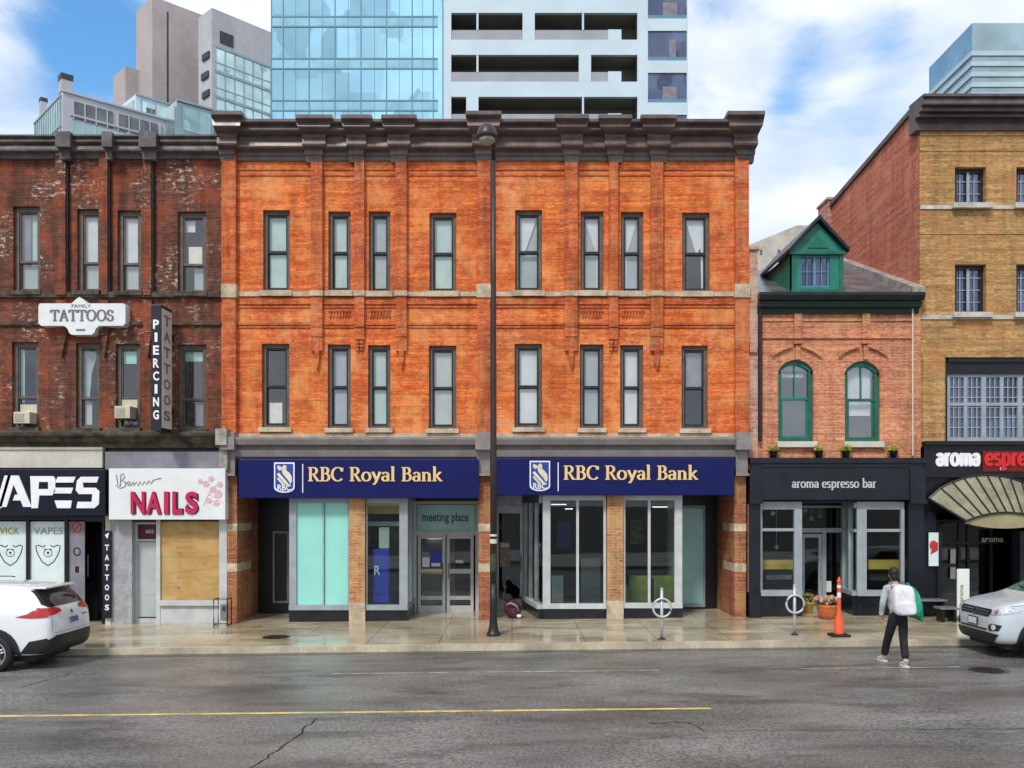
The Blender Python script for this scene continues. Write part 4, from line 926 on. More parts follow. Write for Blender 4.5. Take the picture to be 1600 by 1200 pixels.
# ------------------------------------------------------------------ small red brick house (espresso bar)
HB = thing('brick_house', 'small pink brick house with green dormer and arched windows above the espresso bar', 'building', (PX(1300), 0, 0))
hx0, hx1 = PX(1183), PX(1438)-.004
ARW = [(1216, 1271, 562, 690), (1320, 1375, 564, 692)]
hz1 = PZ(478)
m = MB(); m.wall(hx0, hx1, PZ(722), hz1, [hole(p) for p in ARW], .0, .3)
def arch_fill(p, rise, y0, y1):                          # brickwork over a segmental arch
    a, b, zt = PX(p[0]), PX(p[1]), PZ(p[2]); w = (b-a)/2; c = (a+b)/2; r = (w*w+rise*rise)/(2*rise)
    pts = [(c+w*math.cos(math.pi*i/14), 0) for i in range(15)]
    pts = [(x, zt-rise+math.sqrt(max(0, r*r-(x-c)**2))-(r-rise)) for x, _ in pts]
    for i in range(14):
        (xa, za), (xb, zb) = pts[i+1], pts[i]
        if min(za, zb) < zt-.001: m.prism([(xa, za), (xb, zb), (xb, zt+.0), (xa, zt+.0)], y0, y1)
    return pts
AP = [arch_fill(p, .30, .0, .3) for p in ARW]
m.add([(hx0, .3, -.5), (hx0, 12, -.5), (hx0, 12, hz1+.2), (hx0, .3, hz1+.2)], [(0, 1, 2, 3)])
m.build('wall', 'pink_brick', HB)
m = MB(); m.box(PX(1168)+.004, PX(1183)-.004, -.08, 8, -.4, PZ(392)); m.box(PX(1168)-.01, PX(1185), -.14, 8, PZ(392), PZ(387)); m.box(PX(1168)+.02, PX(1180), -.16, .0, PZ(552), PZ(540)); m.build('party_wall', 'pale_pink_brick', HB)
m = MB()
for x in (1222, 1298, 1306, 1336, 1408): pass
m.box(hx0+.05, hx1, -.05, .05, PZ(529), PZ(523)); m.box(hx0+.05, hx1, -.035, .05, PZ(502), PZ(497))
for c in (1246, 1352): m.box(PX(c-6), PX(c+6), -.09, .05, PZ(530), PZ(488)); m.box(PX(c-7), PX(c+7), -.10, .05, PZ(538), PZ(533)); m.box(PX(c-3.5), PX(c+3.5), -.07, .05, PZ(562), PZ(541))
for p in ARW:                                            # hood mould
    c = (p[0]+p[1])/2; pts = [(PX(c-38+76*i/12), PZ(558)+.26*math.sin(math.pi*i/12)) for i in range(13)]
    for i in range(12):
        (xa, za), (xb, zb) = pts[i], pts[i+1]
        if i not in (5, 6): m.prism([(xa, za), (xb, zb), (xb, zb+.085), (xa, za+.085)], -.08, .05)
m.box(PX(1425), PX(1437), -.06, .05, PZ(722), PZ(482)); m.each('brick_course', 'pink_brick', HB)
m = MB()
for p in ARW: m.box(PX(p[0]-3), PX(p[1]+4), -.13, .1, PZ(699), PZ(690))
m.each('stone_sill', 'cream_paint', HB)
for p, pts, cur in zip(ARW, AP, ([('curtain_white', rect(.1, .9, .80, .84)), ('blind_mint', rect(0, 1, .88, .97))], [('curtain_white', rect(.06, .94, .34, .98)), ('blind_grey', rect(.06, .94, .42, .5))])):
    a, b, z0, z1 = hole(p); a += .004; b -= .004; z0 += .004
    m = MB(); jw = .10
    m.box(a, a+jw, .08, .2, z0, z1-.30); m.box(b-jw, b, .08, .2, z0, z1-.30); m.box(a+jw, b-jw, .08, .2, z0, z0+.10)
    for i in range(14):
        (xa, za), (xb, zb) = pts[i+1], pts[i]; xa = max(xa, a); xb = min(xb, b); m.prism([(xa, za-.13), (xb, zb-.13), (xb, zb-.003), (xa, za-.003)], .08, .2)
    f = m.build('window', 'green_paint', HB); zm = z0+(z1-z0)*.52
    m = MB(); m.frame(a+jw, b-jw, z0+.10, zm+.03, .05, .13, .18); m.box(a+jw, b-jw, .10, .15, zm-.01, zm+.05); m.box((a+b)/2-.016, (a+b)/2+.016, .11, .15, zm+.05, z1-.12); m.build('sash', 'green_bright' if p[0] < 1300 else 'green_paint', f)
    MB().box(a+jw, b-jw, .155, .16, z0+.1, z1-.1).build('pane', 'window_glass', f)
    for i, (mat, poly_) in enumerate(cur):
        MB().prism([(a+jw+(b-a-2*jw)*u, z0+(z1-z0)*v) for u, v in poly_], .28+.03*i, .286+.03*i).build('blind', mat, f)
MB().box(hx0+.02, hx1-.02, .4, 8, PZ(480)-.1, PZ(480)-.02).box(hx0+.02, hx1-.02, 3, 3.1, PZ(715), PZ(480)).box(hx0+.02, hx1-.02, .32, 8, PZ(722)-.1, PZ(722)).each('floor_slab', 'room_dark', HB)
# eaves, roof, dormer
EP = [(.05, PZ(491)), (-.10, PZ(491)), (-.12, PZ(484)), (-.26, PZ(482)), (-.30, PZ(474)), (.05, PZ(474))]
MB().run(EP, hx0-.02, PX(1433)).build('eaves_board', 'green_dark', HB)
GP = [(-.24, PZ(473)), (-.36, PZ(473)), (-.42, PZ(466)), (-.42, PZ(462)), (-.38, PZ(461)), (-.24, PZ(461))]
MB().run(GP, hx0-.03, PX(1435)).build('gutter', 'gutter_black', HB)
ez, pit = PZ(464), .44
m = MB(); RY = 5.0
m.add([(hx0, -.25, ez), (hx1, -.25, ez), (hx1, RY, ez+pit*RY), (PX(1322, 2.2)-.4, RY, ez+pit*RY), (hx0, 3.0, ez+pit*3.0), (hx0, -.25, ez-.12), (hx1, -.25, ez-.12), (hx1, 11, ez), (hx0, 11, ez)],
      [(0, 1, 2, 3, 4), (0, 5, 6, 1), (2, 7, 8, 4, 3)]); m.build('roof', 'slate', HB)
m = MB()
for q in (.55, 1.2, 1.95, 2.8, 3.7): m.add([(hx0+2.4, q, ez+pit*q+.012), (hx1, q, ez+pit*q+.012), (hx1, q+.05, ez+pit*q+.045), (hx0+2.4, q+.05, ez+pit*q+.045)], [(0, 1, 2, 3)])
m.each('roof_seam', 'gutter_black', HB, .001)
m = MB(); xa, xb = hx1-.32, hx1-.0
m.add([(xa, -.3, ez-.1), (xb, -.3, ez-.1), (xa, -.3, ez+.20), (xb, -.3, ez+.20), (xa, RY+.4, ez+pit*RY-.2), (xb, RY+.4, ez+pit*RY-.2), (xa, RY+.4, ez+pit*RY+.25), (xb, RY+.4, ez+pit*RY+.25)],
      [(0, 1, 3, 2), (4, 6, 7, 5), (0, 2, 6, 4), (1, 5, 7, 3), (2, 3, 7, 6)]); m.build('roof_parapet', 'roof_stone', HB)
dx0, dx1 = PX(1239), PX(1320); dz0, dz1, dza = PZ(455), PZ(391), PZ(346)
m = MB(); wx0, wx1, wz0, wz1 = PX(1253), PX(1299), PZ(447), PZ(397)
m.wall(dx0, dx1, dz0, dz1, [(wx0, wx1, wz0, wz1)], .12, .15)
m.add([(dx0, .12, dz0-.3), (dx0, 3.4, dz0-.3), (dx0, 3.4, dz1), (dx0, .12, dz1), (dx1, .12, dz0-.3), (dx1, 3.4, dz0-.3), (dx1, 3.4, dz1), (dx1, .12, dz1)], [(0, 1, 2, 3), (4, 7, 6, 5)])
D_ = m.build('dormer', 'green_bright', HB)
cx = (dx0+dx1)/2
MB().prism([(dx0-.05, dz1), (dx1+.05, dz1), (cx, dza)], .10, .3).build('gable', 'green_bright', D_)
MB().prism([(PX(1264), PZ(386)), (PX(1296), PZ(386)), (cx, PZ(366))], .07, .1).build('gable_panel', 'green_paint', D_)
m = MB(); hw = (dx1-dx0)/2
for s in (-1, 1):
    e0, e1 = (cx+s*(hw+.10), dz1-.04), (cx, dza+.05)
    m.add([(e0[0], -.08, e0[1]), (e1[0], -.08, e1[1]), (e1[0], -.08, e1[1]+.11), (e0[0], -.08, e0[1]+.09), (e0[0], 3.6, e0[1]), (e1[0], 4.0, e1[1]), (e1[0], 4.0, e1[1]+.11), (e0[0], 3.6, e0[1]+.09)],
          [(0, 1, 2, 3), (4, 7, 6, 5), (0, 4, 5, 1), (3, 2, 6, 7), (0, 3, 7, 4)])
m.build('dormer_roof', 'gutter_black', D_)
m = MB(); m.box(dx0-.06, dx1+.06, .03, .12, dz1-.09, dz1-.001); m.box(dx0-.03, dx1+.03, .02, .12, dz0-.05, dz0+.05); m.box(dx0, dx0+.10, .09, .12, dz0+.05, dz1-.09); m.box(dx1-.10, dx1, .09, .12, dz0+.05, dz1-.09); m.build('dormer_trim', 'green_paint', D_)
m = MB(); m.frame(wx0+.003, wx1-.003, wz0+.003, wz1-.003, .04, .18, .24); m.box((wx0+wx1)/2-.035, (wx0+wx1)/2+.035, .17, .24, wz0+.043, wz1-.043)
for s in (0, 1):
    xx = wx0+.04+(wx1-wx0-.08)*(.22 if s == 0 else .78); m.box(xx-.012, xx+.012, .19, .23, wz0+.043, wz1-.043)
m.box(wx0+.043, wx1-.043, .191, .229, (wz0+wz1)/2-.012, (wz0+wz1)/2+.012); m.build('dormer_window', 'mullion_blue', D_)
MB().box(wx0, wx1, .235, .24, wz0, wz1).build('dormer_pane', 'tower_window', D_)
MB().tube([(PX(1186), -.28, PZ(474)), (PX(1186), -.10, PZ(484)), (PX(1186), -.10, PZ(690))], .05, 10).build('downpipe', 'gutter_black', HB)
MB().tube([(PX(1423), -.12, PZ(482)), (PX(1423), -.12, PZ(712))], .02, 8).build('cable', 'cream_paint', HB)
# espresso bar shopfront
m = MB(); m.box(PX(1168), PX(1440), -.26, .05, PZ(724), PZ(716)); m.box(PX(1170), PX(1438), -.20, .05, PZ(781), PZ(724)); m.box(PX(1186), PX(1416), -.23, .05, PZ(730), PZ(726)); m.build('fascia', 'charcoal_paint', HB)
serif_text(MB(), 'aroma espresso bar', PX(1237, -.2), PX(1369, -.2), PZ(762, -.2), (PZ(748, -.2)-PZ(761.5, -.2))*1.05, -.222, .03, .17, .09).build('lettering', 'dim_letter', HB)
m = MB()
for a, b in ((1168, 1186), (1416, 1440)):
    m.box(PX(a)+.002, PX(b), -.24, .1, PZ(781), PZ(733)); m.box(PX(a), PX(b)+.02, -.30, .1, PZ(787), PZ(781)); m.box(PX(a)+.01, PX(b)-.01, -.16, .3, -.4, PZ(787)); m.box(PX(a)+.002, PX(b), -.2, .3, -.4, PZ(925))
m.each('pilaster', 'charcoal_paint', HB)
m = MB(); m.box(PX(1186), PX(1253), -.02, .3, -.4, PZ(931)); m.box(PX(1338), PX(1416), -.02, .3, -.4, PZ(932))
ea, eb = (PX(1318, 1.2), 1.2), (PX(1338), 0.02); slant(m, ea, eb, .14, -.4, PZ(932))
for q in (1212, 1362, 1390): m.box(PX(q-1), PX(q+1), -.035, .0, .0, PZ(933))
m.each('stall_riser', 'black_tile', HB)
m = MB(); stall(m, 1187, 1253, (), 788, 922, 931, 4, 12); m.box(PX(1191), PX(1241), .01, .10, PZ(830), PZ(825.5))
stall(m, 1339, 1413, (), 788, 922, 931, 15, 5); m.box(PX(1354), PX(1408), .01, .10, PZ(831), PZ(826.5)); m.box(PX(1348), PX(1350.5), -.03, .0, PZ(922), PZ(794))
slant(m, ea, eb, .2, PZ(931), PZ(924)); slant(m, ea, eb, .10, PZ(794), PZ(786)); slant(m, ea, eb, .09, PZ(831), PZ(827))
for q in (.0, .5): A = (ea[0]+(eb[0]-ea[0])*q, ea[1]+(eb[1]-ea[1])*q); B = (ea[0]+(eb[0]-ea[0])*(q+.1), ea[1]+(eb[1]-ea[1])*(q+.1)); slant(m, A, B, .12, PZ(924), PZ(794))
m.each('window_frame', 'shop_grey', HB)
m = MB(); m.box(PX(1191), PX(1241), .05, .057, PZ(922), PZ(794)); m.box(PX(1354), PX(1408), .05, .057, PZ(922), PZ(794)); slant(m, ea, eb, .012, PZ(924), PZ(794)); m.each('window_pane', 'shop_glass', HB)
y = 1.2
m = MB(); m.frame(PX(1247, y), PX(1318, y), -.3, PZ(790, y), .06, y-.05, y+.08, .06, .3); m.box(PX(1247, y)+.06, PX(1318, y)-.06, y-.05, y+.08, PZ(832, y), PZ(825, y)); m.box(PX(1284, y), PX(1290, y), y-.05, y+.08, 0, PZ(832, y)); m.build('door_frame', 'shop_grey', HB)
m = MB(); m.frame(PX(1251, y), PX(1283, y), PZ(958, y), PZ(834, y), .09, y-.06, y, .1, .2); d = m.build('door', 'shop_grey', HB)
MB().box(PX(1255, y), PX(1280, y), y-.03, y-.024, PZ(950, y), PZ(838, y)).box(PX(1251, y), PX(1315, y), y+.01, y+.016, PZ(824, y), PZ(793, y)).box(PX(1291, y), PX(1315, y), y+.01, y+.016, PZ(940, y), PZ(833, y)).build('pane', 'shop_glass', d)
MB().tube([(PX(1280, y), y-.10, PZ(905, y)), (PX(1280, y), y-.10, PZ(870, y))], .014, 8).build('handle', 'chrome', d)
MB().box(PX(1288, y), PX(1299, y), y-.002, y+.006, PZ(925, y), PZ(908, y)).build('notice', 'paper', d)
MB().box(PX(1253), PX(1338), y+.06, y+.2, PZ(790, y), PZ(770)).box(hx0, hx1, .1, 1.3, PZ(786), PZ(782)).each('soffit', 'charcoal_paint', HB)
MB().box(hx0, hx1, 5.0, 5.1, -.3, PZ(722)).box(hx1-.1, hx1, .4, 5, -.3, PZ(722)).box(hx0, hx0+.1, .4, 5, -.3, PZ(722)).each('room_wall', 'room_dark', HB)
for a, b in ((1189, 1241), (1355, 1409)):
    MB().pbox(a, b, 875, 889, .5, .9, .6).build('counter', 'wood_yellow', HB)
m = MB()                                                  # hanging globes of the cafe
for px, py, yy in ((1207, 802, 1.4), (1213, 855, 2), (1258, 797, 2.2), (1268, 810, 2.6), (1281, 806, 3)):
    m.lathe([(.001, -.07), (.05, -.05), (.07, 0), (.05, .05), (.001, .07)], (PX(px, yy), yy, PZ(py, yy)), 10); m.box(PX(px, yy)-.006, PX(px, yy)+.006, yy-.006, yy+.006, PZ(py, yy)+.06, PZ(775))
m.each('pendant_globe', 'white_letter', HB)
MB().pbox(1196, 1235, 898, 905, .9, 1.5, 1).pbox(1358, 1400, 900, 906, .9, 1.6, 1).each('table', 'steel_grey', HB)

# flower pots on the ledge
def pot(px, label):
    x, z = PX(px, -.2), PZ(716, -.2); t = thing('flower_pot', label, 'flower pot', (x, -.17, z+.004), 'pots of yellow green plants on the ledge of the espresso bar')
    MB().lathe([(.075, 0), (.10, .16), (.115, .165), (.115, .2), (.09, .2), (.085, .16), (.001, .15)], (x, -.17, z+.004), 16).build('pot', 'iron_black', t, True)
    m = MB(); random.seed(px)
    for k in range(150):
        a = random.uniform(0, 6.28); rr = random.random()**.5*.15; h = .2+random.uniform(0, .17)*(1-rr*2.5); s_ = random.uniform(.02, .04)
        c = Vector((x+rr*math.cos(a), -.17+rr*math.sin(a), z+h)); u = Vector((random.uniform(-1, 1), random.uniform(-1, 1), random.uniform(-.3, 1))).normalized()*s_; v = u.orthogonal().normalized()*s_*.55
        m.add([c-u, c+v, c+u, c-v], [(0, 1, 2, 3)])
    m.build('plant', 'leaf_yellow', t)
pot(1209, 'flower pot on the ledge nearest the black downpipe'); pot(1280, 'flower pot on the ledge between the two arched windows')
pot(1322, 'flower pot on the ledge below the second arched window'); pot(1397, 'flower pot on the ledge nearest the yellow brick building')

# ------------------------------------------------------------------ yellow brick building
YB = thing('brick_building', 'yellow brick building with red brick side wall and black ground floor entrance', 'building', (PX(1520), 0, 0))
yx0, yx1 = PX(1437), 19.
YW = [(1492, 1541, 261, 319), (1588, 1637, 261, 319), (1684, 1733, 261, 319), (1492, 1541, 413, 489), (1588, 1637, 413, 489), (1684, 1733, 413, 489), (1477, 1722, 558, 690)]
m = MB(); m.wall(yx0, yx1, PZ(698), PZ(190), [hole(p) for p in YW], .0, .34)
m.build('wall', 'yellow_brick', YB)
def zq(Y, py, px=1300): return PZ(py, Y)
m = MB(); zt0 = PZ(158); zt1 = 12.75
m.add([(yx0-.003, .02, -.5), (yx0-.003, 8.2, -.5), (yx0-.003, 8.2, zt1), (yx0-.003, .02, zt0-.1), (yx1, .342, -.5), (yx1, 8.2, -.5), (yx1, 8.2, zt1), (yx1, .342, zt0-.1)], [(0, 1, 2, 3), (4, 7, 6, 5), (1, 5, 6, 2)])
m.build('side_wall', 'red_side_brick', YB)
m = MB(); m.add([(yx0-.08, -.02, zt0-.12), (yx0+.25, -.02, zt0-.12), (yx0+.25, 8.3, zt1-.02), (yx0-.08, 8.3, zt1-.02), (yx0-.08, -.02, zt0+.02), (yx0+.25, -.02, zt0+.02), (yx0+.25, 8.3, zt1+.12), (yx0-.08, 8.3, zt1+.12)],
                [(3, 2, 1, 0), (4, 5, 6, 7), (0, 1, 5, 4), (2, 3, 7, 6), (0, 4, 7, 3), (1, 2, 6, 5)]); m.build('coping', 'old_cornice', YB)
MB().box(yx0-.12, yx0+.5, 6.6, 7.6, 12.0, 13.10).box(yx0-.16, yx0+.54, 6.55, 7.65, 13.10, 13.18).build('chimney', 'pale_pink_brick', YB)
m = MB(); m.add([(yx0+.25, .3, zt0-.35), (yx1, .3, zt0-.35), (yx1, 8.2, zt1-.2), (yx0+.25, 8.2, zt1-.2)], [(0, 1, 2, 3)]); m.build('roof', 'gutter_black', YB)
YP = [(.3, PZ(206)), (-.05, PZ(206)), (-.10, PZ(203, -.1)), (-.08, PZ(193, -.08)), (-.06, PZ(191, -.06)), (-.06, PZ(186)), (-.30, PZ(182, -.3)), (-.31, PZ(180, -.3)), (-.27, PZ(175, -.3)), (-.42, PZ(173, -.42)), (-.43, PZ(171, -.43)), (-.39, PZ(165, -.4)), (-.52, PZ(163, -.52)), (-.53, PZ(161, -.53)), (-.50, PZ(152, -.5)), (-.58, PZ(150, -.58)), (-.58, PZ(146, -.58)), (.3, PZ(146, -.58)+.06)]
MB().run(YP, PX(1436, -.3), yx1).build('cornice', 'cornice_dark', YB)
m = MB(); m.box(yx0, yx1, -.03, .05, PZ(212), PZ(205.5)); m.box(yx0, yx1, -.02, .05, PZ(236), PZ(232)); m.box(yx0, yx1, -.02, .05, PZ(366), PZ(363)); m.box(yx0, PX(1476), -.02, .05, PZ(556), PZ(553)); m.box(PX(1441), PX(1474), -.03, .05, PZ(700), PZ(556)); m.each('brick_course', 'yellow_brick', YB)
m = MB()
for zc in (322, 494): m.box(yx0, yx1, -.035, .05, PZ(zc+5), PZ(zc-1))
for p in YW[:6]: m.box(PX(p[0]-6), PX(p[1]+6), -.16, .12, PZ(p[3]+8), PZ(p[3]))
m.each('stone_sill', 'pale_sill', YB)
for p in YW[:6]:
    a, b, z0, z1 = hole(p); z0 += .003
    m = MB(); m.frame(a, b, z0, z1, .07, .16, .26, .10); m.box(a+.07, a+.13, .17, .25, z0+.07, z1-.1); m.box((a+b)/2-.04, (a+b)/2+.04, .15, .25, z0+.07, z1-.10)
    f = m.build('window', 'sash_black', YB)
    m = MB(); n = 3 if p[2] < 300 else 4
    for k in range(1, n): m.box(a+.13, b-.07, .19, .22, z0+(z1-z0)*k/n-.012, z0+(z1-z0)*k/n+.012)
    for u in (.27, .73): m.box(a+(b-a)*u-.012, a+(b-a)*u+.012, .191, .221, z0+.07, z1-.1)
    m.build('glazing_bar', 'shop_grey', f); MB().box(a+.07, b-.07, .225, .23, z0+.07, z1-.1).build('pane', 'tower_window', f)
    MB().box((a+b)/2-.038, (a+b)/2+.038, .135, .149, z0+.07, z1-.1).build('mullion', 'shop_grey', f)
a, b, z0, z1 = hole(YW[6]); z0 += .003
m = MB(); m.box(a, a+.10, .1, .3, z0, z1); m.box(b-.1, b, .1, .3, z0, z1); m.box(a+.1, b-.1, .12, .3, z1-.42, z1); m.box(a+.1, b-.1, .05, .3, z1-.12, z1-.0); f = m.build('window', 'charcoal_paint', YB)
m = MB(); zt = z1-.42; m.box(a+.1, b-.1, .18, .26, z0, z0+.12); m.box(a+.1, b-.1, .18, .26, zt-.08, zt); m.box(a+.1, b-.1, .17, .26, z0+.95, z0+1.03)
for k in range(9):
    x = a+.14+(b-a-.28)*k/8; m.box(x-(.06 if k % 2 == 0 else .045), x+(.06 if k % 2 == 0 else .045), .175, .262, z0+.12, zt-.08)
g1 = m.build('glazing_frame', 'shop_grey', f)
m = MB()
for k in range(8):
    for u in (.36, .64): x = a+.14+(b-a-.28)*(k+u)/8; m.box(x-.012, x+.012, .20, .24, z0+.12, zt-.08)
for k in range(1, 6): zz = z0+.12+(zt-.2-z0)*k/6; m.box(a+.14, b-.14, .201, .239, zz-.012, zz+.012)
m.build('glazing_bar', 'shop_grey', f); MB().box(a+.1, b-.1, .245, .25, z0, zt).build('pane', 'tower_window', f)
MB().box(yx0+.1, yx1-.1, 3, 3.1, PZ(690), 13).box(yx0+.1, yx1-.1, .4, 8, PZ(698), PZ(692)).each('floor_slab', 'room_dark', YB)
# its ground floor
m = MB(); m.box(yx0+.06, yx1, -.14, .05, PZ(746), PZ(693)); m.box(yx0+.05, yx1, -.26, .05, PZ(696), PZ(690)); m.box(yx0+.06, yx1, .05, .3, PZ(800), PZ(698)); m.build('fascia', 'black_paint', YB)
y = -.15
AS = thing('shop_sign', 'white and red cut lettering of the espresso sign over the arched canopy', 'shop sign', (PX(1464, y), y, PZ(727, y)))
serif_text(MB(), 'aroma', PX(1463, y), PX(1531, y), PZ(727, y), .45, y-.02, .025, .30, .17).build('lettering', 'white_letter', AS)
serif_text(MB(), 'espresso', PX(1538, y), PX(1640, y), PZ(727, y), .45, y-.05, .025, .26, .15).build('red_lettering', 'red_letter', AS)
MB().bevelbox(PX(1535, y), PX(1644, y), y-.022, y+.012, PZ(737, y), PZ(705, y), .01).build('red_halo', 'dark_red', AS)  # dark red plate paints the glow around the red letters
sans(MB(), 'bar', PX(1562, y), PX(1572, y), PZ(734.5, y), PZ(730, y), y-.03, .01, .01).build('small_lettering', 'white_letter', AS)
m = MB(); m.box(yx0+.05, PX(1463), .0, .3, -.4, PZ(800)); m.box(PX(1463), PX(1470), -.06, .3, -.4, PZ(830)); m.box(PX(1592), PX(1608), -.06, .3, -.4, PZ(830)); m.box(PX(1608), yx1, .0, .3, -.4, PZ(800)); m.each('entrance_pier', 'charcoal_paint', YB)
y = 1.0
m = MB(); x0, x1 = PX(1462, y), PX(1612, y); m.frame(x0, x1, -.2, PZ(812, y), .08, y-.05, y+.06, .08, .25)
for q in (1498, 1512, 1548, 1584): m.box(PX(q, y)-.035, PX(q, y)+.035, y-.05, y+.06, .05, PZ(812, y)-.08)
m.box(x0+.08, x1-.08, y-.055, y+.055, PZ(850, y), PZ(846, y)); f = m.build('entrance_doors', 'iron_black', YB)
MB().box(x0+.08, x1-.08, y+.0, y+.006, .05, PZ(815, y)).build('pane', 'shop_glass', f)
sans(MB(), 'aroma', PX(1532, y), PX(1566, y), PZ(848.5, y)+.03, PZ(842, y)+.03, y-.062, .008, .01).build('lettering', 'paper', f)
MB().box(PX(1483, y), PX(1491, y), y-.07, y-.056, PZ(880, y), PZ(858, y)).box(PX(1483, y), PX(1491, y), y-.07, y-.056, PZ(904, y), PZ(886, y)).build('notice', 'paper', f)
MB().box(yx0+.1, yx1, 5, 5.1, -.3, PZ(698)).build('room_wall', 'room_dark', YB)
pl = thing('poster', 'red and white advertising poster on the black pier beside the entrance doors', 'poster', (PX(1456), -.02, PZ(884)))
MB().box(PX(1449), PX(1464), -.085, -.065, PZ(884), PZ(832)).build('panel', 'sign_mint', pl)
m = MB(); m.lathe([(.10, 0), (.10, -.008)], (PX(1456), -.086, PZ(852)), 14, 'y', 1., 1.3); m.prism([(PX(1451), PZ(866)), (PX(1463), PZ(860)), (PX(1463), PZ(848)), (PX(1458), PZ(845))], -.093, -.086); m.build('printed_picture', 'red_print', pl)
# fan shaped glazed canopy
CN = thing('entrance_canopy', 'cream fan shaped canopy with dark ribs over the dark entrance', 'canopy', (PX(1535), -.1, PZ(820)))
cxx = PX(1537); A, B = [], []; yA, yB = -.16, -1.15
N = 10
for i in range(N+1):
    u = -1+2*i/N; A.append((cxx+u*1.50, yA, PZ(779)+.60*(1-u*u)**.8)); B.append((cxx*.998+u*1.0, yB, PZ(814, yB)+.21*(1-u*u)))
m = MB(); m.add(A+B, [(i, i+1, N+2+i, N+1+i) for i in range(N)])
m.build('glazing', 'awning_cream', CN, True)
m = MB()
for i in range(N+1):
    if 0 < i < N and i % 1 == 0: m.tube([Vector(A[i])+Vector((0, -.01, .01)), Vector(B[i])+Vector((0, -.012, .01))], .02, 6)
m.tube(A, .035, 6); m.tube(B, .03, 6); m.tube([A[0], B[0]], .03, 6); m.tube([A[-1], B[-1]], .03, 6); m.build('rib', 'iron_black', CN)
m = MB(); bz = PZ(826, yB); bot = [(B[0][0], yB, bz+.09), (B[-1][0], yB, bz+.09)]
V = [(p[0], yB+.02, p[2]-.02) for p in B]; Wd = [(p[0], yB+.06, bz+.13*abs(-1+2*i/N)**2) for i, p in enumerate(B)]
m.add(V+Wd, [(i, i+1, N+2+i, N+1+i) for i in range(N)]); m.build('valance', 'awning_under', CN)

# ------------------------------------------------------------------ towers and far buildings
GT = thing('glass_tower', 'blue glass tower with white loggia bands rising behind the orange building', 'tower', (-2.3, 42, 0))
TY = 42.; tx = lambda p: PX(p, TY); tz = lambda p: PZ(p, TY); FL = 65.6/S(TY)
top = tz(-175)
m = MB(); hl = []
LOG = [(20, 47), (86, 113), (151.6, 178.6)]
for k in range(-4, 4):
    b = 47+65.6*k
    hl.append((tx(705), tx(996), tz(b+15), tz(b-27)))
m.wall(tx(692), tx(1012), 0, top, [h for h in hl if h[2] > 0], TY, .3)
hl2 = [(tx(1012)+.0, tx(1074), tz(94.5+65.6*k), tz(48+65.6*k)) for k in range(-4, 6)]
m.wall(tx(1012)+.001, tx(1075), 0, top, [(a+.02, b-.04, c, d) for a, b, c, d in hl2], TY, .3)
m.add([(tx(1075), TY, 0), (tx(1075), TY+18, 0), (tx(1075), TY+18, top), (tx(1075), TY, top), (tx(424), TY+18, 0), (tx(424), TY+18, top), (tx(424), TY+.3, 0), (tx(424), TY+.3, top)], [(0, 1, 2, 3), (1, 4, 5, 2), (4, 6, 7, 5), (3, 2, 5, 7)])
m.build('wall', 'panel_white', GT)
m = MB()
for h in hl: m.box(h[0]-.3, h[1]+.3, TY+2.2, TY+2.3, h[2]-.3, h[3]+.2); m.box(h[0]-.3, h[1]+.3, TY+.3, TY+2.25, h[3]+.002, h[3]+.2); m.box(h[0]-.3, h[1]+.3, TY+.3, TY+2.25, h[2]-.3, h[2]-.002)
m.each('loggia', 'loggia_dark', GT)
m = MB()
for h in hl: m.box(h[0]+.3+(2 if int(h[2]) % 2 else 0), h[1]-2.6, TY+2.12, TY+2.19, h[2]+.75, h[2]+1.35)
m.each('loggia_window', 'iron_black', GT)
m = MB()
for h in hl: m.box(h[0], h[1]-1.2, TY+.05, TY+.12, h[2], h[2]+15.5/S(TY))
m.each('parapet', 'parapet_grey', GT)
m = MB()
for k, h in enumerate(hl):
    q = (826, 914, 738)[(k-4) % 3]; w = 19
    m.box(tx(q-w/2), tx(q+w/2), TY-.004, TY+.3, h[2], h[3])
    for q2 in (746, 911): 
        if abs(q2-q) > 12: m.box(tx(q2-1.5), tx(q2+1.5), TY+.02, TY+.2, h[2]+.7, h[3])
    m.box(tx(950), tx(971), TY+.03, TY+.15, h[2]+.02, h[2]+.75)
m.each('loggia_pier', 'panel_white', GT)
for a, b, c, d in hl2:
    if d < 5: continue
    w = MB().box(a+.02, b-.04, TY+.12, TY+.16, c, d).build('window', 'tower_window', GT)
    MB().box(a+.8+random.uniform(0, .8), a+1.1+random.uniform(.9, 1.2), TY+.10, TY+.118, c+.2, d-random.uniform(.2, 1.)).build('blind', random.choice(['film_grey', 'parapet_grey']), w)
    MB().box(a+.02, b-.04, TY+.06, TY+.1, c, c+.28).build('rail', 'mullion_blue', w)
MB().box(tx(424), tx(692), TY+.02, TY+.3, 0, top).build('curtain_wall', 'curtain_glass', GT)
m = MB(); i = 0
for p in [424, 442.5, 483, 523.5, 564, 604, 644, 677, 692]: m.box(tx(p)-.035, tx(p)+.035, TY-.03, TY+.03, 0, top)
for p in [462, 504, 544, 585, 624, 660]: m.box(tx(p)-.012, tx(p)+.012, TY-.01, TY+.03, 0, top)
for k in range(-4, 8):
    for q, h in ((26+65.6*k, .05), (42+65.6*k, .03)):
        if tz(q) > 0: m.box(tx(424), tx(684), TY-.026, TY+.03, tz(q)-h, tz(q)+h)
m.build('mullion', 'mullion_blue', GT)
m = MB()
for k in range(-4, 8):
    if tz(40+65.6*k) > 0: m.box(tx(424), tx(684), TY+.0, TY+.03, tz(40.5+65.6*k), tz(27.5+65.6*k))
plain('spandrel_blue', (.30, .55, .66, 1), .2, .15, .6, metal=.5); m.each('spandrel', 'spandrel_blue', GT)

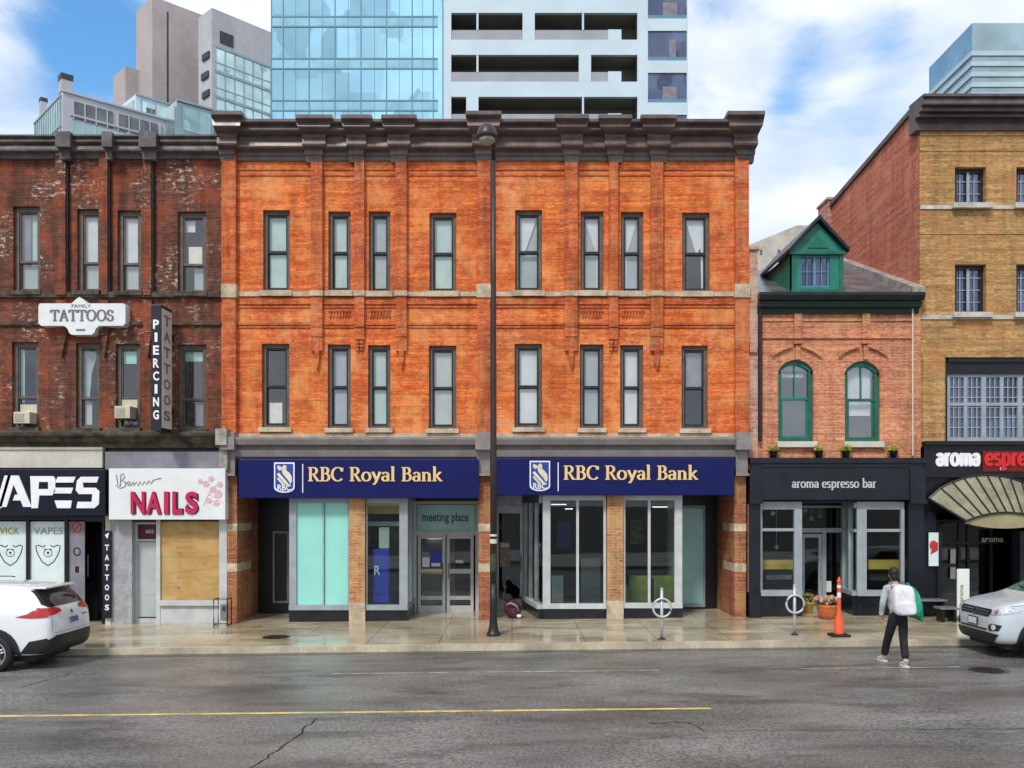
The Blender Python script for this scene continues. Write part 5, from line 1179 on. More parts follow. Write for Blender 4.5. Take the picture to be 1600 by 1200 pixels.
def rbox(mb, corner, ang, w, d, z0, z1, front=0.):          # box turned by ang: corner is its near corner, w along the right-hand face, d along the left
    u = Vector((math.cos(ang), math.sin(ang))); v = Vector((-math.sin(ang), math.cos(ang))); c = Vector(corner)+u*front*0
    mb.floorpoly([tuple(c), tuple(c+u*w), tuple(c+u*w+v*d), tuple(c+v*d)], z0, z1)
def face_pt(corner, ang, u, off=.0):
    a = Vector((math.cos(ang), math.sin(ang))); n = Vector((math.sin(ang), -math.cos(ang))); return Vector(corner)+a*u+n*off
def facebox(mb, corner, ang, u0, u1, z0, z1, o0=-.05, o1=.08):
    p = [face_pt(corner, ang, u0, o1), face_pt(corner, ang, u1, o1), face_pt(corner, ang, u1, o0), face_pt(corner, ang, u0, o0)]
    mb.floorpoly([tuple(q) for q in p], z0, z1)
# concrete tower
CT = thing('concrete_tower', 'bare concrete tower with a glazed lower face beside the blue glass tower', 'tower', (-34.5, 82, 0))
a1 = R(43); Yc = 86.
m = MB(); c1 = (PX(238, Yc), Yc); rbox(m, c1, a1, 6.2, 5, 0, PZ(-6, Yc)); rbox(m, face_pt(c1, a1, 1.9, -.4), a1, .5, .5, 0, 3); c0 = (PX(196, Yc+2), Yc+2.); rbox(m, c0, a1, 5, 4, 0, PZ(103, Yc+2)); m.build('rear_block', 'concrete_tower', CT)
m = MB(); facebox(m, c1, a1, 1.75, 1.95, 0, PZ(3, Yc)-.5, -.05, .03); m.build('joint', 'louvre_dark', CT)
Yd = 82.; c2 = (PX(331, Yd), Yd); a2 = R(46)
m = MB(); rbox(m, c2, a2, 16, 3.2, 0, PZ(12, Yd)); m.build('front_block', 'concrete_pale', CT)
m = MB(); facebox(m, c2, a2, 1.0, 2.7, PZ(43, Yd)-1.4, PZ(43, Yd)); m.build('louvre', 'louvre_dark', CT)
m = MB(); facebox(m, c2, a2, .5, 15, 0, PZ(70, Yd), -.02, .06); m.build('window_wall', 'mint_window', CT)
m = MB()
for k in range(13): facebox(m, c2, a2, .4+k*1.2, .52+k*1.2, 0, PZ(68, Yd), .0, .14)
for k in range(22): facebox(m, c2, a2, .4, 15, PZ(70, Yd)-k*2.9-.16, PZ(70, Yd)-k*2.9+.16, .0, .17); facebox(m, c2, a2, .4, 15, PZ(70, Yd)-k*2.9-1.9, PZ(70, Yd)-k*2.9-1.8, .0, .12)
m.build('window_grid', 'tower_trim', CT)
v = Vector((-math.sin(a2), math.cos(a2)))
m = MB()
for k in range(7): q = Vector(c2)+v*(.4+.2*(k % 2)); z = PZ(78, Yd)-k*2.2; m.floorpoly([tuple(q+Vector((-.15, -.15))), tuple(q+v*1.6+Vector((-.15, -.15))), tuple(q+v*1.6), tuple(q)], z-.7, z)
m.each('balcony_rail', 'louvre_dark', CT)
plain('louvre_grey', (.16, .17, .18, 1), .5, .4, .8)
# pale low rise blocks
PB = thing('apartment_block', 'pale grey apartment block with two roof stacks far behind the brown building', 'building', (-39, 56, 0))
Ye = 56.; c3 = (PX(98, Ye), Ye); a3 = R(42)
m = MB(); rbox(m, c3, a3, 14, 8.6, 0, PZ(141, Ye)); m.build('wall', 'concrete_lilac', PB)
v3 = Vector((-math.sin(a3), math.cos(a3))); u3 = Vector((math.cos(a3), math.sin(a3)))
def leftbox(mb, c, u, v, d0, d1, z0, z1, o=.1):
    p = Vector(c)+v*d0; q = Vector(c)+v*d1; mb.floorpoly([tuple(p-u*o), tuple(q-u*o), tuple(q+u*.05), tuple(p+u*.05)], z0, z1)
m = MB(); leftbox(m, c3, u3, v3, .4, 8.3, 0, PZ(148, Ye)); facebox(m, c3, a3, 5.4, 11, PZ(161, Ye)-2.2, PZ(161, Ye)-1.0); facebox(m, c3, a3, .6, 8, PZ(185, Ye)-3, PZ(185, Ye)); m.build('window_wall', 'mint_window', PB)
m = MB()
for k in range(12): leftbox(m, c3, u3, v3, .35+k*.7, .45+k*.7, 0, PZ(146, Ye), .16)
for k in range(5): leftbox(m, c3, u3, v3, .3, 8.4, PZ(148, Ye)-k*2.6-.08, PZ(148, Ye)-k*2.6+.08, .18)
m.build('window_grid', 'tower_trim', PB)
m = MB(); facebox(m, c3, a3, .8, 4.2, PZ(150, Ye)-1.7, PZ(150, Ye)-.2); facebox(m, c3, a3, 4.7, 8.2, PZ(150, Ye)-1.7, PZ(150, Ye)-.2); m.each('roof_louvre', 'louvre_grey', PB)
m = MB()
for k in range(9): facebox(m, c3, a3, .8+k*.95, .9+k*.95, PZ(150, Ye)-1.8, PZ(150, Ye)-.1, .0, .13); facebox(m, c3, a3, .7+k*.95, .8+k*.95, PZ(185, Ye)-3, PZ(185, Ye)+.05, .0, .13)
facebox(m, c3, a3, -.05, 14, PZ(141, Ye)-.12, PZ(141, Ye)+.05, .0, .14); facebox(m, c3, a3, .6, 12, PZ(176, Ye)-.08, PZ(176, Ye)+.08, .0, .15); m.build('facade_rib', 'concrete_lilac', PB)
m = MB(); rbox(m, (c3[0]-.1, c3[1]), a3, .9, .9, PZ(141, Ye), PZ(122, Ye)); q = Vector(c3)+v3*6.6; rbox(m, tuple(q), a3, .5, .5, PZ(141, Ye), PZ(119, Ye)); m.each('roof_stack', 'concrete_pale', PB)
m = MB(); rbox(m, (c3[0]-.1, c3[1]-.05), a3, 1.0, 1.0, PZ(122, Ye), PZ(113, Ye)); rbox(m, tuple(q), a3, .6, .6, PZ(119, Ye), PZ(112, Ye)); m.each('stack_cap', 'louvre_dark', PB)
def penthouse(px, py, Y, ang, w, d, label, mat):
    c = (PX(px, Y), Y); t = thing('apartment_block', label, 'building', (c[0], c[1], 0))
    m = MB(); rbox(m, c, ang, w, d, 0, PZ(py, Y)); m.build('wall', mat, t)
    m = MB(); facebox(m, c, ang, .5, w-.5, PZ(py, Y)-2.6, PZ(py, Y)-.5); facebox(m, c, ang, .5, w-.5, PZ(py, Y)-6, PZ(py, Y)-3.4); m.build('window_wall', 'mint_window', t)
    m = MB()
    for k in range(int(w/1.4)): facebox(m, c, ang, .5+k*1.4, .6+k*1.4, PZ(py, Y)-6, PZ(py, Y)-.4, 0, .14)
    facebox(m, c, ang, 0, w, PZ(py, Y)-.1, PZ(py, Y)+.06, -.1, .2); m.build('window_grid', 'tower_trim', t)
    m = MB(); facebox(m, c, ang, 1.0, 2.0, PZ(py, Y)-2.3, PZ(py, Y)-1.); facebox(m, c, ang, 3.2, 4.9, PZ(py, Y)-2.9, PZ(py, Y)-1.2); m.each('window', 'tower_window', t)
    u = Vector((math.cos(ang), math.sin(ang))); v = Vector((-math.sin(ang), math.cos(ang)))
    m = MB(); leftbox(m, c, u, v, .3, d-.3, PZ(py, Y)-5, PZ(py, Y)-.5); m.build('side_glazing', 'teal_glass', t)
penthouse(212, 147, 66., R(44), 7, 5, 'white penthouse block with dark square windows below the concrete tower', 'panel_white')
penthouse(276, 156, 60., R(40), 9, 3, 'pale mint glazed block touching the corner of the orange building cornice', 'teal_glass')
PT = thing('glass_tower', 'grey green banded tower behind the yellow brick building', 'tower', (PX(1517, 126), 126, 0))
Yt = 126.
m = MB(); x0 = PX(1519, Yt); x1 = PX(1900, Yt); zt = PZ(36, Yt); m.box(x0, x1, Yt, Yt+15.5, 0, zt); m.build('wall', 'teal_glass', PT)
m = MB()
for k in range(12):
    z = PZ(84+16.3*k, Yt); m.box(x0-.25, x1, Yt-.25, Yt+15.5, z-.38, z+.38)
m.each('floor_band', 'pale_band', PT)
FB = thing('stone_building', 'pale stone gabled building glimpsed behind the green dormer', 'building', (PX(1225, 26), 26, 0))
Yf = 26.; m = MB(); m.prism([(PX(1130, Yf), 0), (PX(1330, Yf), 0), (PX(1330, Yf), PZ(352, Yf)), (PX(1245, Yf), PZ(352, Yf)), (PX(1168, Yf), PZ(384, Yf)), (PX(1130, Yf), PZ(398, Yf))], Yf, Yf+10)
plain('pale_stone', (.52, .48, .42, 1), .9, .2, .8, fine=6); m.build('wall', 'pale_stone', FB)
m = MB()
for p in (1172, 1187, 1215): m.box(PX(p, Yf), PX(p+4, Yf), Yf-.02, Yf+.05, PZ(398, Yf), PZ(390, Yf))
m.each('window', 'tower_window', FB)
# ------------------------------------------------------------------ street furniture
def onpave(px, py): # ground point on the pavement seen at a pixel
    z = 0
    for _ in range(4):
        s = (py-785)/(CAMH-z); x = (px-800)/s; z = gz(x)
    return x, FPX/s-CAMD, z
x, y, z = onpave(771, 993)
SL = thing('street_lamp', 'tall dark brown lamp post with round head in front of the bank', 'street lamp', (x, y, z))
MB().lathe([(.16, 0), (.16, .04), (.145, .06), (.12, .12), (.10, .22), (.088, .34), (.084, .7), (.08, 1.2)], (x, y, z), 20).build('base', 'iron_black', SL, True)
ht = 10.95
MB().tube([(x, y, z+1.1), (x, y, 4), (x, y, 8), (x, y, ht)], [.08, .075, .062, .052], 14).build('pole', 'iron_brown', SL, True)
hy = y-1.3; hz = PZ(213, hy); hx = PX(761, hy)
MB().tube([(x, y, ht-.05), (x-.0, y-.12, ht+.22), (x-.02, y-.45, ht+.36), ((x+hx)/2, y-.9, ht+.28), (hx, hy+.15, hz+.16)], [.055, .05, .045, .04, .04], 10).build('arm', 'iron_brown', SL, True)
hd = MB().lathe([(.001, .30), (.07, .28), (.17, .18), (.225, .04), (.225, -.02), (.20, -.05), (.17, -.03)], (hx, hy, hz), 22).build('lamp_head', 'iron_brown', SL, True)
MB().lathe([(.185, -.03), (.17, -.10), (.10, -.16), (.001, -.18)], (hx, hy, hz), 20).build('lens', 'lens_grey', hd, True)
m = MB()
for py, h in ((835, .05), (846, .10)): m.lathe([(.080, 0), (.082, .0), (.082, h), (.080, h)], (x, y, PZ(py+3, y)), 14)
m.build('sticker', 'paper', SL)
MB().lathe([(.080, 0), (.0822, .0), (.0818, .42), (.080, .42)], (x, y, PZ(893, y)), 14).build('painted_band', 'faded_green', SL)

def bike_ring(px, py, label, first=None):
    x, y, z = onpave(px, py)
    t = thing('bike_post', label, 'bike rack', (x, y, z), 'grey ring and post bike racks on the pavement')
    MB().tube([(x, y, z), (x, y, z+1.10)], .034, 10).lathe([(.036, 1.10), (.03, 1.13), (.001, 1.14)], (x, y, z), 10).build('post', 'galvanised', t, True)
    MB().tube([(x+.2*math.cos(a), y-.055, z+.70+.2*math.sin(a)) for a in [2*math.pi*k/28 for k in range(28)]], .024, 8, True).build('ring', 'galvanised', t, True)
    MB().lathe([(.09, 0), (.09, .012), (.05, .02), (.04, .05)], (x, y, z), 14).build('foot', 'iron_brown', t)
bike_ring(1034, 999, 'grey ring bike post in front of the clear bank windows')
bike_ring(1241.5, 992, 'grey ring bike post in front of the espresso bar door')
x, y, z = onpave(1311, 994)
t = thing('delineator_post', 'orange plastic traffic post with white band on dark base', 'traffic post', (x, y, z))
MB().bevelbox(x-.20, x+.20, y-.2, y+.2, z, z+.055, .015).build('base', 'rubber', t)
MB().lathe([(.12, .05), (.10, .09), (.085, .42), (.05, .50), (.042, .6), (.040, 1.2), (.045, 1.22), (.045, 1.25), (.02, 1.27), (.02, 1.31), (.001, 1.32)], (x, y, z), 16).build('post', 'safety_orange', t, True)
m = MB(); m.lathe([(.0425, .86), (.044, .865), (.044, .965), (.0425, .97)], (x, y, z), 16); m.lathe([(.0425, 1.07), (.044, 1.075), (.044, 1.13), (.0425, 1.135)], (x, y, z), 16); m.build('reflective_band', 'reflect_white', t)
# flower basket
x, y, z = PX(1293, -.55), -.55, gz(PX(1293, -.55))
t = thing('flower_basket', 'orange basket of pink flowers beside the orange traffic post', 'planter', (x, y, z))
MB().lathe([(.20, 0), (.24, .12), (.265, .30), (.28, .36), (.26, .37), (.24, .33), (.001, .33)], (x, y, z), 20).build('basket', 'terracotta', t, True)
random.seed(5); m = MB(); m2 = MB()
for k in range(46):
    a = random.uniform(0, 6.28); r = random.random()**.5*.34; m.blob((x+r*math.cos(a), y+r*math.sin(a)*.8, z+.40+random.uniform(0, .2)*(1-r)), (.055, .055, .045), .3, 5)
for k in range(90):
    a = random.uniform(0, 6.28); r = random.random()**.5*.34; c = Vector((x+r*math.cos(a), y+r*math.sin(a)*.8, z+.36+random.uniform(0, .16))); u = Vector((random.uniform(-1, 1), random.uniform(-1, 1), random.uniform(-.3, .8))).normalized()*.06; v = u.orthogonal().normalized()*.03
    m2.add([c-u, c+v, c+u, c-v], [(0, 1, 2, 3)])
m.build('blossom', 'petal_pink', t, True); m2.build('leaves', 'leaf_green', t)
x, y = PX(1263, .6), .6; z = gz(x)
t = thing('plant_pot', 'small tan pot plant standing in the espresso bar doorway', 'plant pot', (x, y, z))
MB().lathe([(.10, 0), (.15, .26), (.17, .28), (.16, .3), (.001, .28)], (x, y, z), 16).build('pot', 'wood_yellow', t, True)
m = MB()
for k in range(80):
    a = random.uniform(0, 6.28); r = random.random()*.17; c = Vector((x+r*math.cos(a), y+r*math.sin(a), z+.3+random.uniform(0, .22))); u = Vector((random.uniform(-1, 1), random.uniform(-1, 1), random.uniform(0, 1))).normalized()*.06; v = u.orthogonal().normalized()*.03
    m.add([c-u, c+v, c+u, c-v], [(0, 1, 2, 3)])
m.build('leaves', 'olive_cloth', t)
# sign stand by the boarded nail salon
x0, x1, y0 = PX(334, -.7), PX(355, -.7), -.7; z = gz(x0)
t = thing('sign_stand', 'small black tubular stand leaning on the white post of the nail salon', 'sign stand', (x0, y0, z))
m = MB(); zt = z+.68
for yy in (y0, y0+.35): m.tube([(x0, yy, z), (x0, yy, zt), (x1, yy, zt), (x1, yy, z)], .017, 8)
for xx in (x0, x1): m.tube([(xx, y0, z+.03), (xx, y0+.35, z+.03)], .015, 6); m.tube([(xx, y0, zt), (xx, y0+.35, zt)], .015, 6)
m.tube([(x0, y0, z+.07), (x1, y0, z+.07)], .014, 6); m.build('frame', 'iron_black', t)
MB().bevelbox(x0+.12, x1-.03, y0+.12, y0+.22, z+.12, z+.55, .03).build('panel', 'steel_grey', t)
MB().bevelbox(x0+.18, x1-.08, y0+.09, y0+.12, z+.38, z+.50, .01).build('printed_mark', 'navy_letter', t)
# slumped bag in the slanted entry
x, y = PX(801, .35), .35; z = gz(x)
t = thing('bag', 'dark plum backpack slumped on the ground in the bank entry', 'bag', (x, y, z))
random.seed(11); m = MB(); m.blob((x, y, z+.24), (.25, .18, .25), .12, 8); m.blob((x+.06, y-.12, z+.16), (.17, .10, .15), .12, 7); m.build('body', 'plum_cloth', t, True, sub=1)
MB().blob((x-.12, y+.02, z+.52), (.13, .11, .12), .2, 7).build('rolled_jacket', 'cloth_black', t, True, sub=1)
MB().tube([(x-.16, y-.16, z+.36), (x-.05, y-.24, z+.42), (x+.1, y-.23, z+.34), (x+.16, y-.2, z+.2)], .018, 6).build('strap', 'cloth_grey', t, True)
MB().blob((x+.17, y-.18, z+.07), (.07, .06, .05), .2, 6).build('paper_cup', 'paper', t, True)
# bank interior pieces seen through the glass
x, y = PX(595, .3), .3
t = thing('banner_stand', 'tall blue banner with white cap inside the left bank window', 'banner', (x, y, 0))
MB().bevelbox(PX(582, y), PX(608, y), y, y+.1, PZ(942, y), PZ(858, y), .02).build('panel', 'banner_blue', t)
MB().bevelbox(PX(592, y), PX(608, y), y+.001, y+.09, PZ(857, y), PZ(824, y), .015).build('head_panel', 'shop_pale', t)
sans(MB(), 'R', PX(585, y), PX(594, y), PZ(898, y), PZ(884, y), y-.012, .012, .0).build('lettering', 'white_letter', t)
MB().box(PX(573, .5), PX(626, .5), .5, .55, PZ(803, .5), PZ(780, .5)).build('ceiling_panel', 'wood_yellow', OB)
MB().box(PX(573, .6), PX(628, .6), .6, .65, PZ(822, .6), PZ(815, .6)).build('shelf', 'shop_pale', OB)
def armchair(px, label):
    x, y = PX(px, 1.3), 1.3; z = .12; t = thing('armchair', label, 'armchair', (x, y, z), 'olive armchairs inside the bank window')
    MB().bevelbox(x-.36, x+.36, y-.3, y+.35, z+.22, z+.46, .06).build('seat', 'olive_cloth', t, True)
    MB().bevelbox(x-.36, x+.36, y-.42, y-.28, z+.22, z+.95, .06).build('backrest', 'olive_cloth', t, True)
    for s in (-1, 1):
        MB().bevelbox(x+s*.40-.06, x+s*.40+.06, y-.3, y+.35, z+.2, z+.62, .04).build('armrest', 'olive_cloth', t, True)
        for q in (-.3, .3): MB().tube([(x+s*.32, y+q, z-.1), (x+s*.32, y+q, z+.22)], .02, 6).build('leg', 'steel_grey', t)
armchair(1001, 'olive armchair behind the bank window beside the pale brick pier'); armchair(1029, 'olive armchair behind the bank window nearest the pale green door panel')
# board and benches by the yellow building
x, y = PX(1505, -.9), -.9; z = gz(x)
t = thing('sandwich_board', 'tall white board standing in front of the dark entrance', 'sign board', (x, y, z))
MB().bevelbox(PX(1496, y), PX(1515, y), y, y+.05, z+.02, PZ(889, y), .012).build('board', 'sign_white', t)
sans(MB(), 'aroma', 0, .42, 0, .07, 0, .01, .01, rot=lambda p: (PX(1505, y)-p[2], y-.006+p[1], PZ(940, y)+p[0])).build('lettering', 'olive_cloth', t)
MB().bevelbox(PX(1493, y), PX(1518, y), y-.12, y+.17, z, z+.03, .01).build('base', 'iron_black', t)
def planter(px0, px1, y, h, label):
    x0, x1 = PX(px0, y), PX(px1, y); z = gz((x0+x1)/2); t = thing('bench', label, 'bench', ((x0+x1)/2, y, z), 'low black benches by the dark entrance')
    MB().bevelbox(x0, x1, y, y+.42, z+h-.05, z+h, .012).build('seat', 'steel_grey', t)
    for xx in (x0+.06, x1-.12): MB().bevelbox(xx, xx+.06, y+.04, y+.38, z, z+h-.05, .008).build('leg', 'iron_black', t)
    MB().box(x0+.12, x1-.12, y+.18, y+.22, z+.08, z+h-.06).build('stretcher', 'black_paint', t)
planter(1438, 1481, -.6, .46, 'low black bench with grey top below the red and white poster'); planter(1470, 1500, -1.5, .36, 'lower black bench standing nearer the kerb by the silver car')

# ------------------------------------------------------------------ cars
def loft(st):
    v, f, n = [], [], 0
    for (x, zb, zt, w, wt, zbelt) in st:
        half = [(0, zb), (w*.55, zb), (w*.90, zb+.02), (w*.985, zb+.13), (w, zb+(zbelt-zb)*.45), (w*.985, zbelt-.06), (w*.95, zbelt), ((w*.95*.5+wt*.5)+.02, zbelt+(zt-zbelt)*.5), (wt, zt-(zt-zbelt)*.13), (wt*.82, zt-(zt-zbelt)*.03), (0, zt)]
        ring = half+[(-a, b) for a, b in half[-2:0:-1]]; n = len(ring); v += [(x, a, b) for a, b in ring]
    for i in range(len(st)-1): f += [(i*n+k, (i+1)*n+k, (i+1)*n+(k+1) % n, i*n+(k+1) % n) for k in range(n)]
    f += [tuple(range(n)), tuple(range(len(st)*n-1, (len(st)-1)*n-1, -1))]
    me = bpy.data.meshes.new('body'); me.from_pydata(v, [], f); o = bpy.data.objects.new('tmp', me); COL.objects.link(o)
    mo = o.modifiers.new('s', 'SUBSURF'); mo.levels = 3; bpy.context.view_layer.update()
    dg = bpy.context.evaluated_depsgraph_get(); out = bpy.data.meshes.new_from_object(o.evaluated_get(dg)); bpy.data.objects.remove(o)
    bm = bmesh.new(); bm.from_mesh(out); bmesh.ops.recalc_face_normals(bm, faces=bm.faces[:]); bm.to_mesh(out); tree = BVHTree.FromBMesh(bm); bm.free()
    return out, tree
def patch(tree, poly2, axis, org, off=.008, grid=.05, thick=0.):     # a panel lying on the body: poly in (y,z) seen along x, or (x,z) seen along y
    bm = bmesh.new(); vs = [bm.verts.new((a, 0, b)) for a, b in poly2]; bm.faces.new(vs)
    for ax in (0, 2):
        lo, hi = min(v.co[ax] for v in bm.verts), max(v.co[ax] for v in bm.verts); k = math.ceil(lo/grid)
        while k*grid < hi:
            p = [0, 0, 0]; p[ax] = k*grid; nn = [0, 0, 0]; nn[ax] = 1
            bmesh.ops.bisect_plane(bm, geom=bm.verts[:]+bm.edges[:]+bm.faces[:], plane_co=p, plane_no=nn, dist=1e-5); k += 1
    d = Vector((1, 0, 0)) if axis == 'x' else Vector((0, 1, 0)); d = d*(1 if org < 0 else -1); base = []
    for v in bm.verts:
        o = Vector((org, v.co.x, v.co.z)) if axis == 'x' else Vector((v.co.x, org, v.co.z))
        hit = tree.ray_cast(o, d)
        if hit[0] is None: hit = tree.find_nearest(o+d*abs(org)*.8)
        nn = hit[1]; nn = nn if nn.dot(d) < 0 else -nn
        base.append(hit[0]+nn*off)
    bm.verts.index_update(); f = [tuple(v.index for v in q.verts) for q in bm.faces]; bm.free(); return base, f
class Car:
    def __init__(s, name, label, loc, rz, st, paint):
        s.t = thing(name, label, 'car', loc, None, rz); me, s.tree = loft(st); me.materials.clear(); me.materials.append(M(paint))
        for p in me.polygons: p.use_smooth = True
        s.body = bpy.data.objects.new('body', me); COL.objects.link(s.body); s.body.parent = s.t
    def part(s, name, mat, polys, axis, org, off=.008, par=None):
        m = MB(True)
        for p in polys: m.add(*patch(s.tree, p, axis, org, off))
        return m.build(name, mat, par or s.t, True)
    def wheel(s, x, side, r, y, label=None):
        w = MB(True); c = (x, side*y, r); dd = side
        w.lathe([(r*.60, -.20*dd), (r*.90, -.21*dd), (r, -.17*dd), (r, -.04*dd), (r*.93, .012*dd), (r*.70, .02*dd), (r*.66, .0)], c, 32, 'y'); wh = w.build('wheel', 'rubber', s.t, True)
        m = MB(True); m.lathe([(r*.66, -.18*dd), (r*.70, .0), (r*.68, .022*dd), (r*.62, .015*dd), (r*.60, -.06*dd)], c, 28, 'y')
        for k in range(5):
            a = 2*math.pi*k/5+.3
            for q in (-.13, .13):
                p0, p1 = (x+.07*math.cos(a+q*3), side*(y-.005), r+.07*math.sin(a+q*3)), (x+r*.63*math.cos(a+q), side*(y-.0), r+r*.63*math.sin(a+q)); m.tube([p0, p1], .022, 6)
        m.lathe([(.08, -.05*dd), (.075, .015*dd), (.03, .025*dd), (.001, .025*dd)], c, 16, 'y'); m.build('rim', 'alloy', wh, True)
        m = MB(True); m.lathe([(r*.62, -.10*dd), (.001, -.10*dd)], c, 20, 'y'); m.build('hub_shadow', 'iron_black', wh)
        return wh
    def arch(s, x, side, r0, z=.36):
        ps = []
        for k in range(14):
            a0, a1 = R(-8+196*k/14), R(-8+196*(k+1)/14); r1 = r0+.075
            ps.append([(x+r0*math.cos(a0), z+r0*math.sin(a0)), (x+r1*math.cos(a0), z+r1*math.sin(a0)), (x+r1*math.cos(a1), z+r1*math.sin(a1)), (x+r0*math.cos(a1), z+r0*math.sin(a1))])
        s.part('wheel_arch', 'car_plastic', ps, 'y', side*2.5, .014)
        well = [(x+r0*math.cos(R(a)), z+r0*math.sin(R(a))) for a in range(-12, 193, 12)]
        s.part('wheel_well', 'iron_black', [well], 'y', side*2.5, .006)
mir = lambda p: [(-a, b) for a, b in p]
# white car on the left: its tail is at local x=0, nose at x=4.55; turned so that it drives off to the left
W = .93
st = [(-.02, .52, .84, .58, .40, .70), (.02, .42, 1.00, .76, .56, .88), (.07, .36, 1.14, .86, .66, 1.05), (.14, .32, 1.25, .90, .68, 1.14), (.28, .30, 1.46, .92, .66, 1.20), (.46, .28, 1.62, W, .66, 1.20), (.66, .27, 1.68, W, .67, 1.19), (1.3, .26, 1.72, W, .68, 1.17), (2.2, .25, 1.71, W, .68, 1.14), (2.7, .25, 1.62, W, .66, 1.12), (3.2, .25, 1.34, W, .68, 1.09), (3.5, .25, 1.14, W, .76, 1.05), (4.1, .27, 1.04, .91, .74, .97), (4.4, .32, .94, .84, .66, .86), (4.53, .40, .80, .70, .52, .72), (4.57, .5, .70, .55, .4, .64)]
bx, by = -8.93, -5.23
CW = Car('parked_car', 'white SUV with red tail lights parked in front of the vape shop', (bx, by, ROADZ+gz(bx-2)), R(180), st, 'car_white')
c = CW
c.part('rear_window', 'car_glass', [[(-.70, 1.24), (.70, 1.24), (.78, 1.30), (.66, 1.565), (-.66, 1.565), (-.78, 1.30)]], 'x', -3, .01)
for s in (1, -1):
    p = [(s*.86, 1.20), (s*.62, 1.24), (s*.40, 1.20), (s*.36, 1.14), (s*.62, 1.10), (s*.90, 1.08)]
    c.part('tail_light', 'lamp_red', [p], 'x', -3, .014)
    c.part('tail_light', 'lamp_red', [[(.10, 1.06), (.12, 1.22), (.30, 1.24), (.46, 1.13), (.70, 1.07), (.40, 1.05)]], 'y', s*2.5, .014)
    c.part('side_window', 'car_glass', [[(1.22, 1.22), (1.30, 1.20), (1.95, 1.20), (1.95, 1.56), (1.32, 1.54)], [(2.03, 1.20), (3.06, 1.17), (2.62, 1.50), (2.03, 1.56)]], 'y', s*2.5, .01)
    c.part('bumper_corner', 'car_plastic', [[(.02, .36), (.10, .66), (.42, .60), (.62, .36)]], 'y', s*2.5, .012); c.part('sill_cladding', 'car_plastic', [[(1.55, .28), (1.55, .44), (3.2, .42), (3.2, .28)]], 'y', s*2.5, .012)
    for wx in (1.10, 3.68): c.arch(wx, s, .42); c.wheel(wx, s, .36, .945)
c.part('rear_bumper', 'car_plastic', [[(-.88, .62), (-.70, .70), (.70, .70), (.88, .62), (.84, .36), (-.84, .36)]], 'x', -3, .016)
c.part('tailgate_seam', 'ac_grille', [[(-.74, .745), (.74, .745), (.74, .755), (-.74, .755)]], 'x', -3, .006)
pl = c.part('licence_plate', 'plate_white', [[(-.19, .86), (.19, .86), (.19, 1.01), (-.19, 1.01)]], 'x', -3, .022)
c.part('plate_characters', 'plate_blue', [[(-.165, .88), (.165, .88), (.165, .985), (-.165, .985)]], 'x', -3, .026, pl)
gap_ = lambda c_, n_, L, ax, o_: c_.part(n_, 'iron_black', L, ax, o_, .004)
for s in (1, -1): gap_(c, 'panel_gap', [[(1.98, .5), (1.99, .5), (1.99, 1.16), (1.98, 1.16)], [(3.02, .5), (3.03, .5), (3.03, 1.1), (3.02, 1.1)]], 'y', s*2.5); gap_(c, 'hatch_gap', [[(s*.79, .78), (s*.797, .78), (s*.757, 1.06), (s*.75, 1.06)]], 'x', -3)
c.part('badge', 'chrome', [[(.05*math.cos(R(a)), 1.09+.035*math.sin(R(a))) for a in range(0, 360, 30)]], 'x', -3, .02)
c.part('badge', 'steel_grey', [[(-.62, .98), (-.40, .98), (-.40, 1.01), (-.62, 1.01)]], 'x', -3, .012)
MB(True).bevelbox(.26, .56, -.62, .62, 1.585, 1.63, .02).build('spoiler', 'car_white', c.t, True)
MB(True).bevelbox(.40, 4.2, -.70, .70, .17, .42, .03).build('shade_block', 'rubber', c.t)  # dark block added to deepen the shade beneath the white car
m = MB(True)
for s in (-1, 1): m.tube([(1.5, s*.58, 1.735), (1.55, s*.58, 1.75), (2.2, s*.58, 1.755), (2.3, s*.58, 1.72)], .012, 6)
m2_ = MB(True)
for s in (): m.tube([(.75, s*.58, 1.70), (.95, s*.58, 1.755), (2.2, s*.58, 1.765), (2.45, s*.58, 1.70)], .018, 6)
m.build('roof_rail', 'car_plastic', c.t, True)
c.part('windscreen', 'car_glass', [[(-.66, 1.17), (.66, 1.17), (.58, 1.58), (-.58, 1.58)]], 'x', 8, .008)
for s in (1, -1): c.part('headlight', 'lamp_clear', [[(s*.80, .82), (s*.50, .80), (s*.46, .88), (s*.80, .93)]], 'x', 8, .012)
c.part('grille', 'car_plastic', [[(-.44, .62), (.44, .62), (.48, .82), (-.48, .82)]], 'x', 8, .012)
# silver car on the right: nose at local x=0
st = [(-.02, .46, .70, .52, .36, .60), (.01, .36, .84, .68, .50, .76), (.06, .29, .95, .80, .60, .86), (.14, .26, 1.02, .87, .68, .92), (.32, .25, 1.09, .90, .75, .98), (.6, .25, 1.145, .905, .77, 1.02), (.92, .25, 1.21, .905, .76, 1.07), (1.18, .25, 1.36, .905, .72, 1.09), (1.60, .25, 1.59, .905, .66, 1.11), (2.2, .25, 1.68, .905, .64, 1.12), (3.1, .26, 1.69, .905, .64, 1.14), (3.8, .28, 1.62, .90, .62, 1.16), (4.1, .30, 1.46, .88, .60, 1.16), (4.28, .34, 1.24, .84, .58, 1.10), (4.36, .42, 1.0, .76, .5, .88), (4.40, .5, .8, .6, .4, .7)]
bx, by = 9.42, -5.23
CS = Car('parked_car', 'silver SUV with black grille and blank number plate by the dark entrance', (bx, by, ROADZ+gz(bx+1.5)), 0, st, 'car_silver'); c = CS
c.part('windscreen', 'car_glass_green', [[(-.69, 1.25), (.69, 1.25), (.57, 1.63), (-.57, 1.63)]], 'x', -3, .008)
